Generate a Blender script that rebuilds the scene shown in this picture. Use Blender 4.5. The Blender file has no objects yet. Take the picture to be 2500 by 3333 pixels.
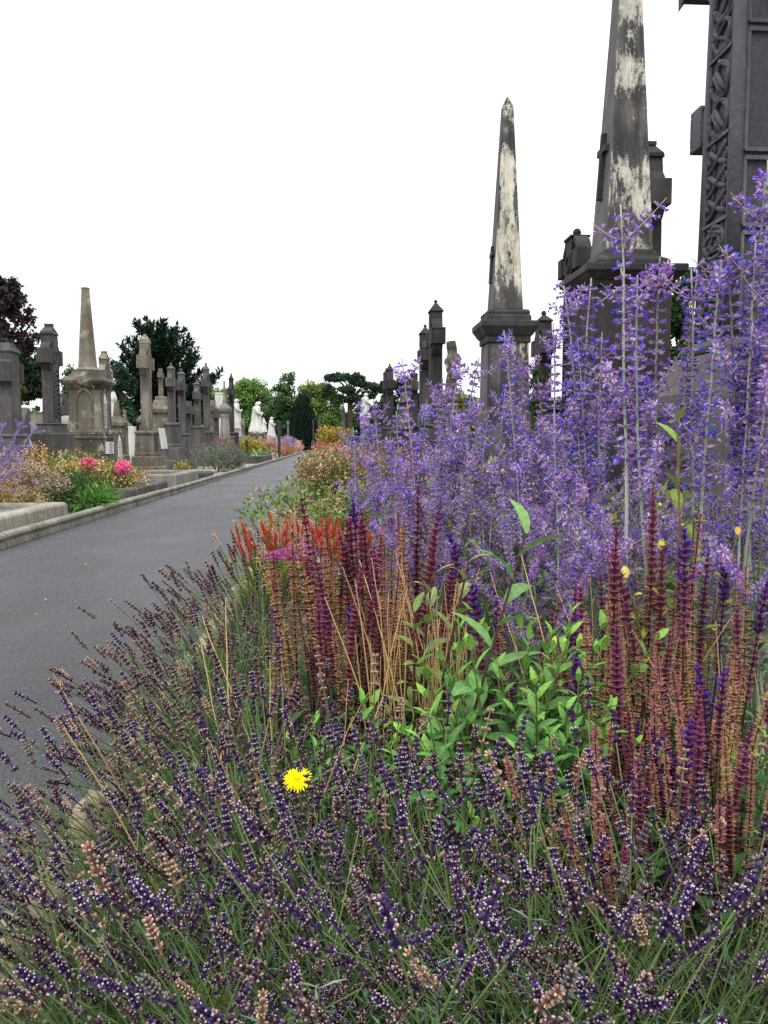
import bpy, math, random
from mathutils import Vector as V, Matrix as M4
SC = bpy.context.scene
C = SC.collection
R = random.Random(11)
PI = math.pi
rad = math.radians
F = 2680.0                     # focal length in photo pixels (photo 2500 x 3333)
CAMZ = 1.05
YAW, PITCH = rad(3.31), rad(4.83)

# ------------------------------------------------------------------ camera
cam = bpy.data.cameras.new('camera')
camo = bpy.data.objects.new('camera', cam)
C.objects.link(camo)
camo.location = (0, 0, CAMZ)
camo.rotation_euler = (PI / 2 - PITCH, 0, -YAW)
cam.sensor_fit = 'VERTICAL'
cam.sensor_height = 36
cam.lens = 36 * F / 3333
cam.clip_start = 0.05
cam.clip_end = 2000
SC.camera = camo
CR = camo.rotation_euler.to_matrix()


def at(x, y, Y):
    """the point of the place at depth Y along the path that the survey photo shows at x, y"""
    d = CR @ V(((x - 1250) / F, (1666.5 - y) / F, -1))
    return V((d.x * Y / d.y, Y, CAMZ + d.z * Y / d.y))


def zat(y, Y, x=1250):
    return at(x, y, Y).z


def S(r, g, b):
    f = lambda c: (c / 255 / 12.92) if c <= 10 else ((c / 255 + .055) / 1.055) ** 2.4
    return (f(r), f(g), f(b))


def mixc(a, b, t):
    return tuple(a[i] * (1 - t) + b[i] * t for i in range(3))


def jit(c, a=.15, r=R):
    k = 1 + r.uniform(-a, a)
    return tuple(max(0, min(1, v * k * (1 + r.uniform(-a, a) * .4))) for v in c)


# ------------------------------------------------------------------ mesh builder
class MB:
    def __init__(s):
        s.v, s.f, s.c, s.m = [], [], [], []

    def add(s, vs, fs, col=(1, 1, 1), mi=0):
        b = len(s.v)
        s.v.extend(vs)
        for f in fs:
            s.f.append(tuple(i + b for i in f))
            s.c.append(col)
            s.m.append(mi)

    def merge(s, o, mat):
        b = len(s.v)
        s.v.extend(mat @ V(p) for p in o.v)
        s.f.extend(tuple(i + b for i in f) for f in o.f)
        s.c.extend(o.c)
        s.m.extend(o.m)

    def mesh(s, name, mats, smooth=False, colors=False):
        me = bpy.data.meshes.new(name)
        me.from_pydata([tuple(p) for p in s.v], [], s.f)
        for m in (mats if isinstance(mats, (list, tuple)) else [mats]):
            me.materials.append(m)
        if any(s.m):
            me.polygons.foreach_set('material_index', s.m)
        if smooth:
            me.polygons.foreach_set('use_smooth', [True] * len(s.f))
        if colors:
            a = me.color_attributes.new('tone', 'FLOAT_COLOR', 'CORNER')
            buf = []
            for f, c in zip(s.f, s.c):
                buf.extend((c[0], c[1], c[2], 1.0) * len(f))
            a.data.foreach_set('color', buf)
        me.update()
        return me

    def build(s, name, mats, parent=None, smooth=False, colors=False, bevel=0):
        o = put(s.mesh(name, mats, smooth, colors), name, parent)
        if bevel:
            b = o.modifiers.new('bevel', 'BEVEL')
            b.width = bevel
            b.segments = 2
            b.limit_method = 'ANGLE'
            b.angle_limit = rad(30)
        return o

    # shapes
    def box(s, x0, x1, y0, y1, z0, z1, col=(1, 1, 1)):
        s.add([(x0, y0, z0), (x1, y0, z0), (x1, y1, z0), (x0, y1, z0), (x0, y0, z1), (x1, y0, z1), (x1, y1, z1), (x0, y1, z1)],
              [(3, 2, 1, 0), (4, 5, 6, 7), (0, 1, 5, 4), (1, 2, 6, 5), (2, 3, 7, 6), (3, 0, 4, 7)], col)

    def stack(s, prof, cx=0, cy=0, ky=1.0, n=4, col=(1, 1, 1)):
        """closed stack of square (n=4) or n-sided sections; prof = [(z, half width)]"""
        vs, fs = [], []
        for z, h in prof:
            if n == 4:
                vs += [(cx - h, cy - h * ky, z), (cx + h, cy - h * ky, z), (cx + h, cy + h * ky, z), (cx - h, cy + h * ky, z)]
            else:
                vs += [(cx + h * math.cos(2 * PI * (i + .5) / n), cy + h * ky * math.sin(2 * PI * (i + .5) / n), z) for i in range(n)]
        for k in range(len(prof) - 1):
            for i in range(n):
                j = (i + 1) % n
                fs.append((k * n + i, k * n + j, (k + 1) * n + j, (k + 1) * n + i))
        fs.append(tuple(range(n - 1, -1, -1)))
        t = (len(prof) - 1) * n
        fs.append(tuple(t + i for i in range(n)))
        s.add(vs, fs, col)

    def rect_stack(s, prof, cx=0, cy=0, col=(1, 1, 1)):
        """prof = [(z, half x, half y)]"""
        vs, fs = [], []
        for z, a, b in prof:
            vs += [(cx - a, cy - b, z), (cx + a, cy - b, z), (cx + a, cy + b, z), (cx - a, cy + b, z)]
        for k in range(len(prof) - 1):
            for i in range(4):
                j = (i + 1) % 4
                fs.append((k * 4 + i, k * 4 + j, k * 4 + 4 + j, k * 4 + 4 + i))
        fs.append((3, 2, 1, 0))
        t = (len(prof) - 1) * 4
        fs.append((t, t + 1, t + 2, t + 3))
        s.add(vs, fs, col)

    def tube(s, pts, rads, k=5, col=(1, 1, 1), cap=True):
        pts = [V(p) for p in pts]
        vs, fs = [], []
        up = None
        for i, p in enumerate(pts):
            d = (pts[min(i + 1, len(pts) - 1)] - pts[max(i - 1, 0)])
            d = d.normalized() if d.length > 1e-9 else V((0, 0, 1))
            if up is None:
                up = V((1, 0, 0)) if abs(d.x) < .8 else V((0, 1, 0))
            a = (up - d * up.dot(d)).normalized()
            up = a
            b = d.cross(a)
            r = rads[i] if isinstance(rads, (list, tuple)) else rads
            vs += [p + (a * math.cos(2 * PI * j / k) + b * math.sin(2 * PI * j / k)) * r for j in range(k)]
        for i in range(len(pts) - 1):
            for j in range(k):
                q = (j + 1) % k
                fs.append((i * k + j, i * k + q, (i + 1) * k + q, (i + 1) * k + j))
        if cap:
            fs.append(tuple(range(k - 1, -1, -1)))
            t = (len(pts) - 1) * k
            fs.append(tuple(t + j for j in range(k)))
        s.add(vs, fs, col)

    def ball(s, c, rx, ry=None, rz=None, nu=10, nv=6, col=(1, 1, 1), rot=None):
        ry = ry or rx
        rz = rz or rx
        vs, fs = [], []
        for i in range(nv + 1):
            t = PI * i / nv
            for j in range(nu):
                a = 2 * PI * j / nu
                p = V((rx * math.sin(t) * math.cos(a), ry * math.sin(t) * math.sin(a), rz * math.cos(t)))
                if rot:
                    p = rot @ p
                vs.append((c[0] + p.x, c[1] + p.y, c[2] + p.z))
        for i in range(nv):
            for j in range(nu):
                q = (j + 1) % nu
                fs.append((i * nu + j, (i + 1) * nu + j, (i + 1) * nu + q, i * nu + q))
        s.add(vs, fs, col)

    def kite(s, p, d, n, L, W, col, mid=.45, lift=0.0):
        """a small leaf or petal of one face"""
        p, d = V(p), V(d).normalized()
        sd = d.cross(V(n))
        if sd.length < 1e-6:
            sd = d.orthogonal()
        sd.normalize()
        nn = sd.cross(d)
        m = p + d * (L * mid) + nn * lift
        s.add([p, m - sd * (W / 2), p + d * L, m + sd * (W / 2)], [(0, 1, 2, 3)], col)

    def leaf(s, p, d, n, L, W, col, bend=.3, segs=4, fold=.25, rib=None, saw=0.0):
        """a leaf with a midrib, curving down along its length"""
        p, d = V(p), V(d).normalized()
        sd = d.cross(V(n))
        if sd.length < 1e-6:
            sd = d.orthogonal()
        sd.normalize()
        nn = sd.cross(d).normalized()
        vs, fs = [], []
        pos, dd, step = p.copy(), d.copy(), L / segs
        for i in range(segs + 1):
            t = i / segs
            w = W / 2 * (math.sin(PI * min(1, t * .93 + .04)) ** .8) * (1.12 - .35 * t)
            if saw and i % 2:
                w *= 1 + saw
            up = sd.cross(dd)
            q = w * .07 if rib else 0
            vs += [pos - sd * w + up * (w * fold), pos - sd * q, pos + sd * q, pos + sd * w + up * (w * fold)]
            dd = (dd - nn * (bend / segs)).normalized()
            pos = pos + dd * step
        if not rib:
            vs = [v for i, v in enumerate(vs) if i % 4 != 2]
        for i in range(segs):
            if rib:
                a = i * 4
                k = 1 + (.10 if i % 2 else -.06)
                fs += [((a, a + 1, a + 5, a + 4), tuple(c * k for c in col)), ((a + 1, a + 2, a + 6, a + 5), rib), ((a + 2, a + 3, a + 7, a + 6), tuple(c / k for c in col))]
            else:
                a = i * 3
                fs += [((a, a + 1, a + 4, a + 3), col), ((a + 1, a + 2, a + 5, a + 4), col)]
        b = len(s.v)
        s.v.extend(vs)
        for f, c in fs:
            s.f.append(tuple(i + b for i in f))
            s.c.append(c)
            s.m.append(0)
        return pos


def put(me, name, parent=None, mat=None):
    o = bpy.data.objects.new(name, me)
    C.objects.link(o)
    if parent is not None:
        o.parent = parent
    if mat is not None:
        o.matrix_basis = mat
    return o


def thing(name, label, cat, loc=(0, 0, 0), rz=0, group=None):
    o = bpy.data.objects.new(name, None)
    C.objects.link(o)
    o.empty_display_size = .2
    o.location = loc
    o.rotation_euler = (0, 0, rz)
    o['label'] = label
    o['category'] = cat
    if group:
        o['group'] = group
    return o


def tag(o, label, cat, group=None, kind=None):
    if label:
        o['label'] = label
    if cat:
        o['category'] = cat
    if group:
        o['group'] = group
    if kind:
        o['kind'] = kind
    return o


def structure(o):
    o['kind'] = 'structure'
    return o


# ------------------------------------------------------------------ materials
def newmat(name):
    m = bpy.data.materials.new(name)
    m.use_nodes = True
    nt = m.node_tree
    bs = nt.nodes['Principled BSDF']
    return m, nt, bs


def nd(nt, t, **kw):
    n = nt.nodes.new(t)
    for k, v in kw.items():
        if k in n.inputs:
            n.inputs[k].default_value = v
        else:
            setattr(n, k, v)
    return n


def noise(nt, coord, scale, detail=6, rough=.6, sc=None, dist=0):
    n = nd(nt, 'ShaderNodeTexNoise', Scale=scale, Detail=detail, Roughness=rough, Distortion=dist)
    if sc:
        mp = nd(nt, 'ShaderNodeMapping', Scale=sc)
        nt.links.new(coord, mp.inputs['Vector'])
        coord = mp.outputs['Vector']
    nt.links.new(coord, n.inputs['Vector'])
    return n.outputs['Fac']


def ramp(nt, fac, stops):
    r = nd(nt, 'ShaderNodeValToRGB')
    e = r.color_ramp.elements
    while len(e) < len(stops):
        e.new(.5)
    for i, (p, c) in enumerate(stops):
        e[i].position = p
        e[i].color = (c, c, c, 1) if isinstance(c, (int, float)) else (*c, 1)
    nt.links.new(fac, r.inputs['Fac'])
    return r.outputs['Color']


def mixn(nt, fac, a, b, mode='MIX'):
    m = nd(nt, 'ShaderNodeMix', data_type='RGBA', blend_type=mode)
    for sock, v in ((m.inputs[0], fac), (m.inputs[6], a), (m.inputs[7], b)):
        if hasattr(v, 'links') or hasattr(v, 'is_linked'):
            nt.links.new(v, sock)
        elif isinstance(v, (int, float)):
            sock.default_value = v
        else:
            sock.default_value = (*v, 1)
    return m.outputs[2]


def math_(nt, op, a, b=0.0, clamp=False):
    m = nd(nt, 'ShaderNodeMath', operation=op, use_clamp=clamp)
    for i, v in enumerate((a, b)):
        if hasattr(v, 'is_linked'):
            nt.links.new(v, m.inputs[i])
        else:
            m.inputs[i].default_value = v
    return m.outputs[0]


def bump(nt, bs, h, strength=.4, dist=.01):
    b = nd(nt, 'ShaderNodeBump', Strength=strength, Distance=dist)
    nt.links.new(h, b.inputs['Height'])
    nt.links.new(b.outputs['Normal'], bs.inputs['Normal'])


def stone(name, dark, mid, light, sc=3.0, lichen=.0, lichcol=(.5, .48, .4), streak=1.0, thr=.56, rough=.85):
    m, nt, bs = newmat(name)
    tc = nd(nt, 'ShaderNodeTexCoord')
    oi = nd(nt, 'ShaderNodeObjectInfo')
    va = nd(nt, 'ShaderNodeVectorMath', operation='ADD')
    cb = nd(nt, 'ShaderNodeCombineXYZ')
    nt.links.new(math_(nt, 'MULTIPLY', oi.outputs['Random'], 37.0), cb.inputs[2])
    nt.links.new(tc.outputs['Object'], va.inputs[0])
    nt.links.new(cb.outputs[0], va.inputs[1])
    co = va.outputs[0]
    big = noise(nt, co, sc * .55, 5, .6)
    st = noise(nt, co, sc * 2.2, 4, .6, (1, 1, .12))
    fine = noise(nt, co, sc * 14, 3, .65)
    k = math_(nt, 'ADD', math_(nt, 'MULTIPLY', big, .5), math_(nt, 'MULTIPLY', st, .5 * streak))
    col = ramp(nt, k, [(.28, dark), (.5, mid), (.72, light)])
    col = mixn(nt, .55, col, ramp(nt, fine, [(.3, .35), (.5, .5), (.72, .72)]), 'OVERLAY')
    if lichen:
        lf = noise(nt, co, sc * 1.7, 8, .72)
        lm = ramp(nt, lf, [(thr, 0.0), (thr + .07, 1.0)])
        col = mixn(nt, math_(nt, 'MULTIPLY', lm, lichen), col, lichcol)
        sp = noise(nt, co, sc * 9, 4, .7)
        col = mixn(nt, math_(nt, 'MULTIPLY', ramp(nt, sp, [(.63, 0.0), (.68, 1.0)]), lichen * .8), col, lichcol)
    hs = nd(nt, 'ShaderNodeHueSaturation')
    nt.links.new(math_(nt, 'ADD', math_(nt, 'MULTIPLY', oi.outputs['Random'], .3), .85), hs.inputs['Value'])
    nt.links.new(col, hs.inputs['Color'])
    nt.links.new(hs.outputs[0], bs.inputs['Base Color'])
    bs.inputs['Roughness'].default_value = rough
    bs.inputs['Specular IOR Level'].default_value = .3
    bump(nt, bs, math_(nt, 'ADD', fine, math_(nt, 'MULTIPLY', big, .6)), .45, .012)
    return m


def plant_mat(name, trans=.3, rough=.6, var=.12, spec=.25):
    m, nt, bs = newmat(name)
    at_ = nd(nt, 'ShaderNodeAttribute', attribute_name='tone')
    oi = nd(nt, 'ShaderNodeObjectInfo')
    hs = nd(nt, 'ShaderNodeHueSaturation')
    nt.links.new(math_(nt, 'ADD', math_(nt, 'MULTIPLY', oi.outputs['Random'], var * 2), 1 - var), hs.inputs['Value'])
    rnd2 = math_(nt, 'FRACT', math_(nt, 'MULTIPLY', oi.outputs['Random'], 7.31))
    nt.links.new(math_(nt, 'ADD', math_(nt, 'MULTIPLY', rnd2, .04), .48), hs.inputs['Hue'])
    nt.links.new(at_.outputs['Color'], hs.inputs['Color'])
    nt.links.new(hs.outputs[0], bs.inputs['Base Color'])
    bs.inputs['Roughness'].default_value = rough
    bs.inputs['Specular IOR Level'].default_value = spec
    if trans:
        tr = nd(nt, 'ShaderNodeBsdfTranslucent')
        nt.links.new(hs.outputs[0], tr.inputs['Color'])
        mx = nd(nt, 'ShaderNodeMixShader')
        mx.inputs[0].default_value = trans
        nt.links.new(bs.outputs[0], mx.inputs[1])
        nt.links.new(tr.outputs[0], mx.inputs[2])
        nt.links.new(mx.outputs[0], nt.nodes['Material Output'].inputs['Surface'])
    return m


PLANT = plant_mat('plant', .22)
PETAL = plant_mat('petal', .24, .7, .14, .1)
TWIG = plant_mat('twig', 0, .8, .1, .15)
TREE = plant_mat('tree_leaves', .2, .65, .03)

LIME = stone('dark_limestone', S(44, 43, 44), S(74, 72, 72), S(112, 109, 106), 2.2, .2, S(134, 130, 122), thr=.64)
LIMEB = stone('blackened_limestone', S(28, 27, 28), S(50, 48, 49), S(82, 79, 78), 2.2, .25, S(120, 114, 104), thr=.66)
LIMEP = stone('pale_limestone', S(92, 90, 88), S(126, 123, 118), S(160, 156, 148), 2.4, .35, S(172, 168, 156), thr=.62)
GRAN = stone('lichened_granite', S(50, 48, 43), S(104, 99, 89), S(150, 144, 130), 2.2, .6, S(172, 166, 148), thr=.57)
BLOT = stone('blotched_granite', S(30, 30, 30), S(70, 67, 60), S(132, 125, 108), 1.6, .75, S(178, 172, 152), thr=.56)
MARB = stone('white_marble', S(160, 160, 158), S(205, 205, 202), S(228, 228, 226), 2.0, rough=.6)
KERBS = stone('kerb_stone', S(88, 86, 78), S(136, 132, 121), S(175, 170, 156), 4, .5, S(186, 182, 168), thr=.58)
ROPE = stone('rope_stone', S(88, 78, 64), S(132, 120, 102), S(168, 156, 136), 7, .4, S(168, 160, 142), thr=.62)
CROSSM = stone('big_cross_stone', S(50, 50, 57), S(72, 72, 80), S(98, 97, 104), 1.6, .22, S(125, 122, 122), thr=.66)
BLUEST = stone('blue_grey_stone', S(70, 78, 88), S(98, 107, 118), S(130, 138, 146), 2)


def obelisk_mat(name, stops, zlo, zhi, xlo, seed, tint):
    """dark crusted stone that still carries torn patches of cream limewash on its near face"""
    m, nt, bs = newmat(name)
    tc = nd(nt, 'ShaderNodeTexCoord')
    co = tc.outputs['Object']
    sx = nd(nt, 'ShaderNodeSeparateXYZ')
    nt.links.new(co, sx.inputs[0])
    mp = nd(nt, 'ShaderNodeMapping', Location=(seed, seed * 2, seed))
    nt.links.new(co, mp.inputs['Vector'])
    co2 = mp.outputs['Vector']
    base = ramp(nt, math_(nt, 'ADD', math_(nt, 'MULTIPLY', noise(nt, co2, 1.6, 5, .6), .5), math_(nt, 'MULTIPLY', noise(nt, co2, 9, 5, .6, (1, 1, .08)), .5)),
                [(.32, S(30, 29, 30)), (.5, S(58, 56, 57)), (.68, S(112, 109, 108))])
    fine = noise(nt, co2, 40, 4, .7)
    base = mixn(nt, .5, base, ramp(nt, fine, [(.3, .35), (.5, .5), (.7, .68)]), 'OVERLAY')
    zz = math_(nt, 'DIVIDE', math_(nt, 'SUBTRACT', sx.outputs[2], zlo), zhi - zlo)
    zz = math_(nt, 'ADD', zz, math_(nt, 'MULTIPLY', math_(nt, 'SUBTRACT', noise(nt, co2, 2.2, 3, .5), .5), .14))
    bias = ramp(nt, zz, stops)
    n1 = noise(nt, co2, 3.2, 9, .72, (1, 1, .55))
    n2 = noise(nt, co2, 14, 6, .75, (1, 1, .35))
    f = math_(nt, 'ADD', math_(nt, 'ADD', math_(nt, 'MULTIPLY', n1, .8), math_(nt, 'MULTIPLY', n2, .62)), math_(nt, 'MULTIPLY', math_(nt, 'SUBTRACT', bias, .5), .5))
    f = math_(nt, 'ADD', f, math_(nt, 'MULTIPLY', math_(nt, 'SUBTRACT', fine, .5), .22))
    f = math_(nt, 'SUBTRACT', f, math_(nt, 'MULTIPLY', ramp(nt, noise(nt, co2, 11, 4, .6, (1, 1, .05)), [(.5, 0.0), (.64, 1.0)]), .13))
    mask = ramp(nt, f, [(.70, 0.0), (.76, .7), (.84, 1.0)])
    ge = nd(nt, 'ShaderNodeNewGeometry')
    gx = nd(nt, 'ShaderNodeSeparateXYZ')
    nt.links.new(ge.outputs['True Normal'], gx.inputs[0])
    face = ramp(nt, math_(nt, 'MULTIPLY', gx.outputs[1], -1.0), [(.4, 0.0), (.6, 1.0)])
    side = ramp(nt, math_(nt, 'MULTIPLY', gx.outputs[0], -1.0), [(.4, 0.0), (.6, .65)])
    cream = ramp(nt, noise(nt, co2, 6, 8, .75, (1, 1, .4)), [(.3, S(136, 132, 122)), (.5, tint), (.7, S(220, 217, 206))])
    # greyer toward the foot; path-facing sides mixed paler
    gmask = ramp(nt, math_(nt, 'ADD', n1, math_(nt, 'MULTIPLY', zz, -.25)), [(.40, 0.0), (.6, .5)])
    base = mixn(nt, gmask, base, S(122, 117, 114))
    base = mixn(nt, side, base, mixn(nt, .5, S(112, 109, 113), base))
    col = mixn(nt, math_(nt, 'MULTIPLY', mask, face), base, cream)
    nt.links.new(col, bs.inputs['Base Color'])
    bs.inputs['Roughness'].default_value = .9
    bump(nt, bs, math_(nt, 'ADD', fine, mask), .5, .008)
    return m
# ------------------------------------------------------------------ light and sky
w = bpy.data.worlds.new('World')
SC.world = w
w.use_nodes = True
nt = w.node_tree
bg = nt.nodes['Background']
sky = nt.nodes.new('ShaderNodeTexSky')
sky.sky_type = 'NISHITA'
sky.sun_disc = False
SUN_EL, SUN_AZ = rad(58), rad(200)
sky.sun_elevation = SUN_EL
sky.sun_rotation = SUN_AZ
sky.dust_density = 4
tcw = nd(nt, 'ShaderNodeTexCoord')
sxw = nd(nt, 'ShaderNodeSeparateXYZ')
nt.links.new(tcw.outputs['Generated'], sxw.inputs[0])
# an even overcast: nearly white cloud, brighter overhead
cl = ramp(nt, sxw.outputs[2], [(.0, (8.6, 8.75, 8.9)), (.35, (11.5, 11.6, 11.7)), (1.0, (18, 18, 18.2))])
mx = mixn(nt, .9, sky.outputs[0], cl)
nt.links.new(mx, bg.inputs['Color'])
bg.inputs['Strength'].default_value = .135
sun = bpy.data.lights.new('sun', 'SUN')
sun.energy = 1.5
sun.angle = rad(14)
sun.color = (1, .96, .9)
suno = bpy.data.objects.new('sun', sun)
C.objects.link(suno)
sd = V((math.sin(SUN_AZ) * math.cos(SUN_EL), math.cos(SUN_AZ) * math.cos(SUN_EL), math.sin(SUN_EL)))
suno.rotation_euler = sd.to_track_quat('Z', 'Y').to_euler()
SC.view_settings.view_transform = 'Standard'
SC.view_settings.look = 'None'
SC.view_settings.exposure = 0
SC.cycles.max_bounces = 5
SC.cycles.diffuse_bounces = 2
SC.cycles.glossy_bounces = 2
SC.cycles.transmission_bounces = 3
SC.cycles.transparent_max_bounces = 4
SC.cycles.use_denoising = False

# ------------------------------------------------------------------ ground
KL, KR = -3.29, -.62            # the kerb lines of the path


def ground_mat(name, c1, c2, c3, sc, bs_=.6, bd=.02):
    m, nt, bs = newmat(name)
    co = nd(nt, 'ShaderNodeTexCoord').outputs['Object']
    a = noise(nt, co, sc, 8, .7)
    b = noise(nt, co, sc * 11, 5, .7)
    col = ramp(nt, math_(nt, 'ADD', math_(nt, 'MULTIPLY', a, .5), math_(nt, 'MULTIPLY', b, .5)), [(.36, c1), (.5, c2), (.64, c3)])
    nt.links.new(col, bs.inputs['Base Color'])
    bs.inputs['Roughness'].default_value = .95
    bump(nt, bs, math_(nt, 'ADD', a, b), bs_, bd)
    return m


GRASSG = ground_mat('cemetery_ground', S(48, 56, 34), S(86, 88, 58), S(132, 122, 92), 1.2)
SOIL = ground_mat('soil', S(28, 22, 18), S(48, 38, 30), S(74, 60, 46), 6, .8, .03)
GRAVEL = ground_mat('gravel', S(84, 80, 72), S(140, 134, 122), S(190, 184, 170), 30, .9, .02)

mb = MB()
mb.add([(-700, -20, 0), (700, -20, 0), (700, 1500, 0), (-700, 1500, 0)], [(0, 1, 2, 3)])
structure(mb.build('ground', GRASSG))

m, nt, bs = newmat('asphalt')
co = nd(nt, 'ShaderNodeTexCoord').outputs['Object']
g1 = noise(nt, co, 130, 3, .7)
vo = nd(nt, 'ShaderNodeTexVoronoi', Scale=150.0)
nt.links.new(co, vo.inputs['Vector'])
pat = noise(nt, co, .9, 5, .6, (1, .45, 1))
col = ramp(nt, math_(nt, 'ADD', math_(nt, 'MULTIPLY', g1, .7), math_(nt, 'MULTIPLY', pat, .3)), [(.41, S(18, 20, 23)), (.5, S(42, 45, 50)), (.59, S(80, 84, 91))])
chip = ramp(nt, noise(nt, co, 260, 2, .6), [(.68, 0.0), (.73, 1.0)])
col = mixn(nt, math_(nt, 'MULTIPLY', chip, .7), col, S(168, 168, 168))
col = mixn(nt, .6, col, ramp(nt, noise(nt, co, .35, 4, .6), [(.3, .36), (.7, .62)]), 'OVERLAY')
nt.links.new(col, bs.inputs['Base Color'])
bs.inputs['Roughness'].default_value = .5
bs.inputs['Specular IOR Level'].default_value = .6
bump(nt, bs, math_(nt, 'ADD', vo.outputs['Distance'], g1), .9, .007)
ASPH = m
mb = MB()
mb.add([(KL, -3, .004), (KR, -3, .004), (KR, 92, .004), (KL, 92, .004)], [(0, 1, 2, 3)])
structure(mb.build('path', ASPH))
# soil of the flower border right of the path and of the planted strip left of it
mb = MB()
nx, ny = 14, 90
vs, fs = [], []
for j in range(ny + 1):
    y = -2 + 36 * (j / ny) ** 1.4
    for i in range(nx + 1):
        x = KR + .05 + 2.6 * i / nx
        vs.append((x, y, .05 + .05 * math.sin(PI * i / nx) + R.uniform(0, .03)))
for j in range(ny):
    for i in range(nx):
        a = j * (nx + 1) + i
        fs.append((a, a + 1, a + nx + 2, a + nx + 1))
mb.add(vs, fs)
structure(mb.build('border_soil', SOIL, smooth=True))
mb = MB()
mb.add([(KL - 3.2, 0, .03), (KL - .1, 0, .03), (KL - .1, 90, .03), (KL - 3.2, 90, .03)], [(0, 1, 2, 3)])
structure(mb.build('left_border_ground', GRAVEL))

# left kerb: moulded stone edging, one profile cut into lengths
prof = [(0, 0), (.0, .055), (-.018, .06), (-.018, .082), (.004, .09), (.012, .112), (.004, .135), (-.02, .15), (-.055, .155), (-.09, .145), (-.11, .12), (-.12, 0)]
mb = MB()
y = -1.0
while y < 90:
    L = R.uniform(.85, 1.0)
    dz, dx = R.uniform(-.008, .006), R.uniform(-.006, .006)
    y2 = y + L - .012
    n = len(prof)
    vs = [(KL + px + dx, y, pz + dz if pz > .01 else pz) for px, pz in prof] + [(KL + px + dx, y2, pz + dz if pz > .01 else pz) for px, pz in prof]
    fs = [(i, i + 1, n + i + 1, n + i) for i in range(n - 1)] + [tuple(range(n - 1, -1, -1)), tuple(range(n, 2 * n))]
    mb.add(vs, fs)
    y += L
structure(mb.build('left_kerb', KERBS))
# far end of the path: a low kerb and a strip of mown grass across it
mb = MB()
mb.box(KL - 2, 4, 92, 92.15, 0, .12)
structure(mb.build('end_kerb', KERBS))
mb = MB()
mb.add([(-14, 92.2, .05), (10, 92.2, .05), (10, 104, .05), (-14, 104, .05)], [(0, 1, 2, 3)])
structure(mb.build('lawn', ground_mat('lawn_grass', S(70, 96, 44), S(98, 128, 62), S(128, 156, 84), 2)))
# right kerb: rope-topped edging, a chain of slanting lumps on a low slab
mb = MB()
y = .55
while y < 30:
    big = y < 12
    r = R.uniform(.85, 1.12)
    rot = M4.Rotation(rad(R.uniform(30, 44)), 3, 'Z') @ M4.Rotation(R.uniform(-.12, .12), 3, 'Y')
    nu, nv = (16, 10) if y < 5 else (8, 6)
    b0 = len(mb.v)
    mb.ball((KR + R.uniform(-.006, .006), y, .075 + R.uniform(-.006, .006)),   .072 * r, .05 * r, .06 * r, nu, nv, rot=rot)
    for i in range(b0, len(mb.v)):
        q = mb.v[i]
        n_ = math.sin(q[0] * 90 + q[1] * 60) * math.sin(q[1] * 110 + q[2] * 70) * .0035
        mb.v[i] = (q[0] + n_, q[1] + n_ * .6, q[2] + n_)
    y += .112
mb.box(KR - .03, KR + .045, -1, 30, 0, .075)
structure(mb.build('right_kerb', ROPE, smooth=True))
for yy in (30,):
    mb = MB()
    mb.box(KR - .04, KR + .05, yy + .01, 92, 0, .11)
    structure(mb.build('far_right_kerb', KERBS))
# ------------------------------------------------------------------ monuments
def extrude_yz(mb, poly, x0, x1):
    n = len(poly)
    vs = [(x0, y, z) for y, z in poly] + [(x1, y, z) for y, z in poly]
    fs = [(i, (i + 1) % n, n + (i + 1) % n, n + i) for i in range(n)]
    # the outline may be concave: cap it with triangles
    import mathutils
    tris = mathutils.geometry.tessellate_polygon([[V((0, y, z)) for y, z in poly]])
    for a, b, c in tris:
        fs.append((a, b, c))
        fs.append((n + c, n + b, n + a))
    mb.add(vs, fs)


def ring(mb, zc, r1, r2, x0, x1, n=28):
    vs, fs = [], []
    for i in range(n):
        a = 2 * PI * i / n
        for r, x in ((r1, x0), (r2, x0), (r2, x1), (r1, x1)):
            vs.append((x, r * math.cos(a), zc + r * math.sin(a)))
    for i in range(n):
        j = (i + 1) % n
        for k in range(4):
            q = (k + 1) % 4
            fs.append((i * 4 + k, j * 4 + k, j * 4 + q, i * 4 + q))
    mb.add(vs, fs)


def lines(mb, x, y0, y1, z0, z1, n, seed=1, th=.35):
    """rows of cut lettering too small to read"""
    r = random.Random(seed)
    dz = (z1 - z0) / n
    for i in range(n):
        z = z1 - dz * (i + .5)
        m = r.uniform(0, .16) * (y1 - y0)
        y = y0 + m
        while y < y1 - m:
            L = r.uniform(.06, .16) * (y1 - y0)
            mb.box(x, x + .004, y, min(y + L, y1 - m), z - dz * th / 2, z + dz * th / 2)
            y += L + .03 * (y1 - y0)


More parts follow.
